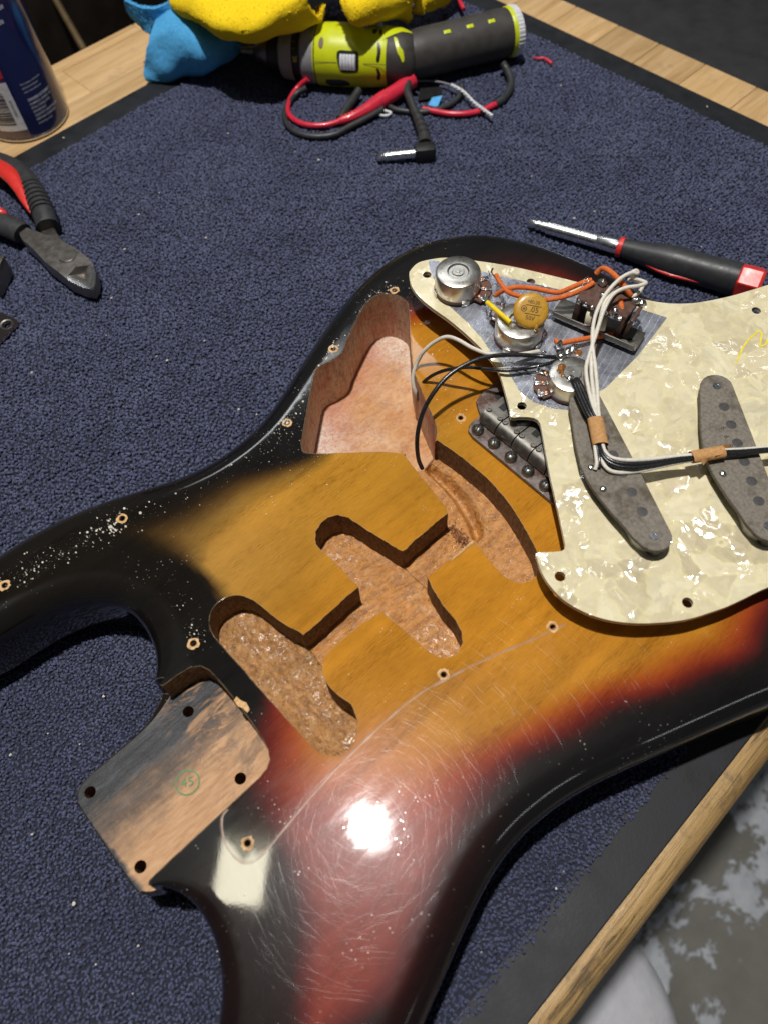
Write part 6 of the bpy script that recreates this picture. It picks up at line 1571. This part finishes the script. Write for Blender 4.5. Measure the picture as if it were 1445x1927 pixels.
loft(mb, [[(206.0,523.6,12),(210.7,501.2,26),(215.3,484.4,32),(224.0,470.8,32),(228.1,462.9,26),(240.4,462.4,18),(262.5,465.9,8)],
          [(202.8,499.9,34),(203.4,482.4,42),(209.5,470.4,44),(215.4,461.0,42),(219.6,453.5,36),(230.6,452.6,28),(248.0,454.5,18)],
          [(187.5,484.4,33),(192.8,470.3,39),(199.3,459.2,41),(204.6,450.5,39),(209.5,444.3,33),(220.7,444.7,28),(242.3,449.7,20)],
          [(178.2,485.1,20),(186.0,472.2,26),(191.3,456.4,30),(196.2,446.5,29),(201.5,440.3,26),(214.4,440.4,24),(238.4,450.2,18)],
          [(174.1,489.4,8),(180.5,475.1,12),(187.8,462.3,15),(196.0,454.4,16),(204.6,444.8,15),(216.7,442.0,17),(239.8,451.0,15)],
          [(172.2,488.1,1),(179.7,477.3,1),(191.8,470.9,1.5),(202.4,465.2,2),(209.9,456.8,4),(222.1,451.4,8),(244.1,456.2,10)],
          [(182.0,485.5,1),(188.2,479.0,1),(199.0,475.4,1),(209.4,471.1,1),(217.6,465.5,2),(230.0,460.5,5),(250.2,460.7,8)]], 12, 10, 2.6, .06)
o = wobj('front_flap', mb, M['blue_cloth'], bc, 80); fluff('short_pile', mb, M['blue_cloth'], bc, 9, 1.3, .32); sm = o.modifiers.new('thickness', 'SOLIDIFY'); sm.thickness = .0022
mb = MB(); mb.tube([(201.9,498.0,35), (187.6,483.9,34), (178.6,484.3,21), (174.2,489.0,9), (171.5,486.5,2)], 1.3, 8, 8); mb.tube([(171.5,486.5,2), (178.9,475.6,2), (191.1,469.3,2.5), (201.6,463.6,3), (209.0,455.3,5), (221.2,449.8,9), (242.8,455.0,11)], 1.1, 8, 8); wobj('stitched_hem', mb, M['blue_cloth'], bc, 70)
mb = MB()
loft(mb, [[(182.6,507.0,52),(186.5,501.0,48),(192.0,495.3,46),(198.9,489.2,46),(211.8,481.8,50)],
          [(183.0,509.4,44),(186.6,502.4,38),(192.1,497.7,34),(198.3,491.3,36),(211.0,479.9,44)],
          [(186.7,512.3,36),(189.4,505.9,30),(191.3,499.2,26),(198.2,495.5,28),(212.8,482.6,36)]], 10, 10, 1.8)
o = wobj('rear_flap', mb, M['blue_cloth'], bc, 80); fluff('short_pile', mb, M['blue_cloth'], bc, 9, 1.3, .32); sm = o.modifiers.new('thickness', 'SOLIDIFY'); sm.thickness = .0022
mb = MB(); mb.tube([(182.6,507.0,52), (183.0,509.4,44), (186.3,511.7,36), (188.6,504.6,30), (190.7,497.6,26)], 1.4, 8, 8); wobj('stitched_hem', mb, M['blue_cloth'], bc, 70)

yc = tag(bpy.data.objects.new('yellow_cloth', None), 'fluffy yellow towel heaped behind and over the drill', 'cloth'); COL.objects.link(yc); yc.location = Vector((310.1,492.6,0))*MM
mb = MB()
loft(mb, [[(262.2,555.6,50),(287.1,534.4,56),(311.2,514.4,58),(340.9,495.2,58),(370.8,469.5,56)],
          [(220.6,501.6,54),(237.3,476.0,64),(259.7,456.6,68),(289.6,441.9,68),(322.8,424.5,66)],
          [(206.4,477.3,52),(211.3,442.7,64),(226.1,417.7,69),(254.7,403.5,70),(289.1,396.1,70)],
          [(207.0,470.9,49),(203.0,431.1,59),(207.8,403.3,62),(230.5,385.8,67),(269.4,381.4,70)],
          [(211.0,470.9,46),(206.1,434.0,53),(208.4,404.3,54),(218.8,384.7,58),(261.4,378.5,66)],
          [(218.5,474.3,40),(215.5,442.5,44),(219.5,418.4,42),(234.6,398.8,45),(272.1,379.1,50)],
          [(229.2,476.5,36),(228.0,452.3,38),(233.2,430.7,36),(251.5,414.6,38),(290.4,394.9,42)]], 12, 9, 3.2, .05, .5)
o = wobj('main_fold', mb, M['yellow_cloth'], yc, 80); fluff('terry_loops', mb, M['yellow_cloth'], yc); sm = o.modifiers.new('thickness', 'SOLIDIFY'); sm.thickness = .003
mb = MB()
loft(mb, [[(327.9,444.3,62),(350.7,432.0,62),(371.0,416.8,60),(394.6,398.7,54)],
          [(291.6,387.9,70),(307.6,376.3,70),(325.1,364.3,66),(351.1,355.6,58)],
          [(279.1,360.2,68),(286.9,345.7,68),(308.8,344.6,64),(335.4,344.1,56)],
          [(278.7,351.8,61),(281.7,343.4,57),(301.3,342.7,55),(333.3,344.3,50)],
          [(281.6,350.4,56),(287.5,346.9,52),(310.1,348.8,48),(335.2,346.4,44)],
          [(292.9,359.3,50),(298.6,355.2,47),(317.1,353.2,43),(335.9,348.5,36)],
          [(304.7,370.8,46),(309.3,365.1,44),(325.5,361.4,40),(340.0,354.2,30)]], 12, 9, 2.4, .05, .5)
o = wobj('hanging_fold', mb, M['yellow_cloth'], yc, 80); fluff('terry_loops', mb, M['yellow_cloth'], yc); sm = o.modifiers.new('thickness', 'SOLIDIFY'); sm.thickness = .003
mb = MB()
loft(mb, [[(383.4,394.3,40),(407.6,393.2,36),(438.1,392.1,26)],[(366.8,376.7,32),(385.5,373.2,28),(411.5,377.5,18)],[(358.0,367.5,24),(382.6,375.6,16),(410.6,386.5,6)]], 10, 10, 1.5, .05, .8)
o = wobj('rear_fold', mb, M['yellow_cloth'], yc, 80); fluff('terry_loops', mb, M['yellow_cloth'], yc); sm = o.modifiers.new('thickness', 'SOLIDIFY'); sm.thickness = .003
blade = wthing('dark_strip', 'thin dark strip hanging at the right end of the yellow towel above the drill', 'strip', (365.1,378.2,20))
mb = MB(); mb.tube([(354.5,365.3,48), (349.4,360.5,40), (348.2,359.9,32), (348.1,361.2,26)], .8, 6, 3); wobj('strip', mb, M['dark_metal'], blade, 40)

# --- crumbs on the mat
mb = MB()
for (x, y, z) in [(82.2,469.7,1),(75.4,351.9,1),(49.5,356.7,1),(48.7,328.9,1),(99.1,361.4,1),(96.0,298.3,1),(13.3,224.0,1),(28.5,151.9,1),(244.0,127.2,1),(289.3,133.4,1),(304.4,128.3,1),(361.2,74.6,1),(327.7,56.4,1),(359.2,35.9,1),(398.1,241.6,1),(176.4,381.5,1),(198.5,327.2,1),(205.2,307.2,1),(253.8,275.6,1),(-187.4,-1.8,1),(-198.8,-16.7,1),(-192.5,-27.6,1),(-140.7,-24.6,1),(-187.3,35.4,1),(-129.8,67.6,1),(-150.5,55.6,1),(-42.7,145.4,1),(39.9,221.3,1),(10.4,231.6,1),(23.1,162.1,1),(-3.2,269.5,1),(454.0,145.1,1),(301.9,184.2,1),(275.2,211.1,1),(-53.7,275.7,1),(16.9,295.3,1),(-116.7,171.3,1),(-175.6,-33.8,1),(-186.5,-46.7,1),(-151.8,-57.8,1),(-152.7,-60.9,1),(-152.4,-33.4,1),(-140.9,-46.6,1),(-159.3,70.4,1),(-177.4,73.6,1),(-24.1,-133.3,1),(-31.3,-135.5,1),(-71.5,-130.8,1)]:
    r = random.uniform(.35, .95); mb.blob((x, y, .3+r*.4), r, (1, random.uniform(.5,1), .6), 6, .35)
o = obj('mat_crumbs', mb, M['crumb'], None, 0, 'stuff'); tag(o, 'pale wood and finish crumbs scattered over the blue mat', 'crumbs')

# ------------------------------------------------------------------ what shows past the bench
cb_ = wthing('black_cabinet', 'plain black vinyl cabinet standing beyond the right end of the bench', 'cabinet', (1040,300,-900))
mb = MB(); mb.box((1060,300,-500), (960,2200,800), None, 0, 8); wobj('cabinet_case', mb, M['cabinet'], cb_, 30)
shf = wthing('dark_shelf_unit', 'dark low shelf unit in shadow beyond the left side of the bench', 'shelf', (200,1100,-900))
mb = MB(); mb.box((200,1160,-640), (1400,900,24), None, 0, 3); wobj('shelf_board', mb, M['shelf_dark'], shf, 30)
mb = MB(); mb.box((200,1620,-500), (1400,20,800), None, 0, 3); wobj('back_panel', mb, M['shelf_dark'], shf, 30)
fo_ = wthing('grey_folder', 'grey crumpled paper bag lying on the dark shelf left of the bench', 'paper', (593.5,1940.7,-620))
mb = MB(); q = V3((616.6,1968.3,-620))
loft(mb, [[(q.x-190+95*i, q.y+170-85*j, -622+random.uniform(0,45)) for i in range(5)] for j in range(5)], 8, 8, 10, .02, .3); o = wobj('paper', mb, M['folder'], fo_, 60); sm = o.modifiers.new('thickness', 'SOLIDIFY'); sm.thickness = .002
stk = wthing('wooden_stick', 'thin pale stick leaning in the shadow beyond the bench, above the spray can', 'stick', (425.8,1320.2,-400))
mb = MB(); mb.tube([(441.7,1342.8,-420), (479.2,1484.2,-420), (499.3,1560.1,-420), (528.6,1676.2,-420)], 5, 8, 2); wobj('stick', mb, M['stick'], stk, 40)
st = wthing('round_stool', 'pale grey rounded seat just visible below the bench front edge', 'stool', (-42.4,-251.7,-480))
q = V3((-61.6,-237.1,-480)); mb = MB(); mb.lathe([(-60,120),(-58,128),(-30,132),(-6,130),(4,120),(10,100),(12,0)], q, (0,0,1), 72); wobj('seat', mb, M['stool'], st, 50)
mb = MB(); mb.lathe([(-420,22),(-58,22)], q, (0,0,1), 24); wobj('column', mb, M['drill_grey'], st, 40)
mb = MB(); mb.lathe([(-420,150),(-408,150),(-400,30)], q, (0,0,1), 40); wobj('foot', mb, M['drill_grey'], st, 40)
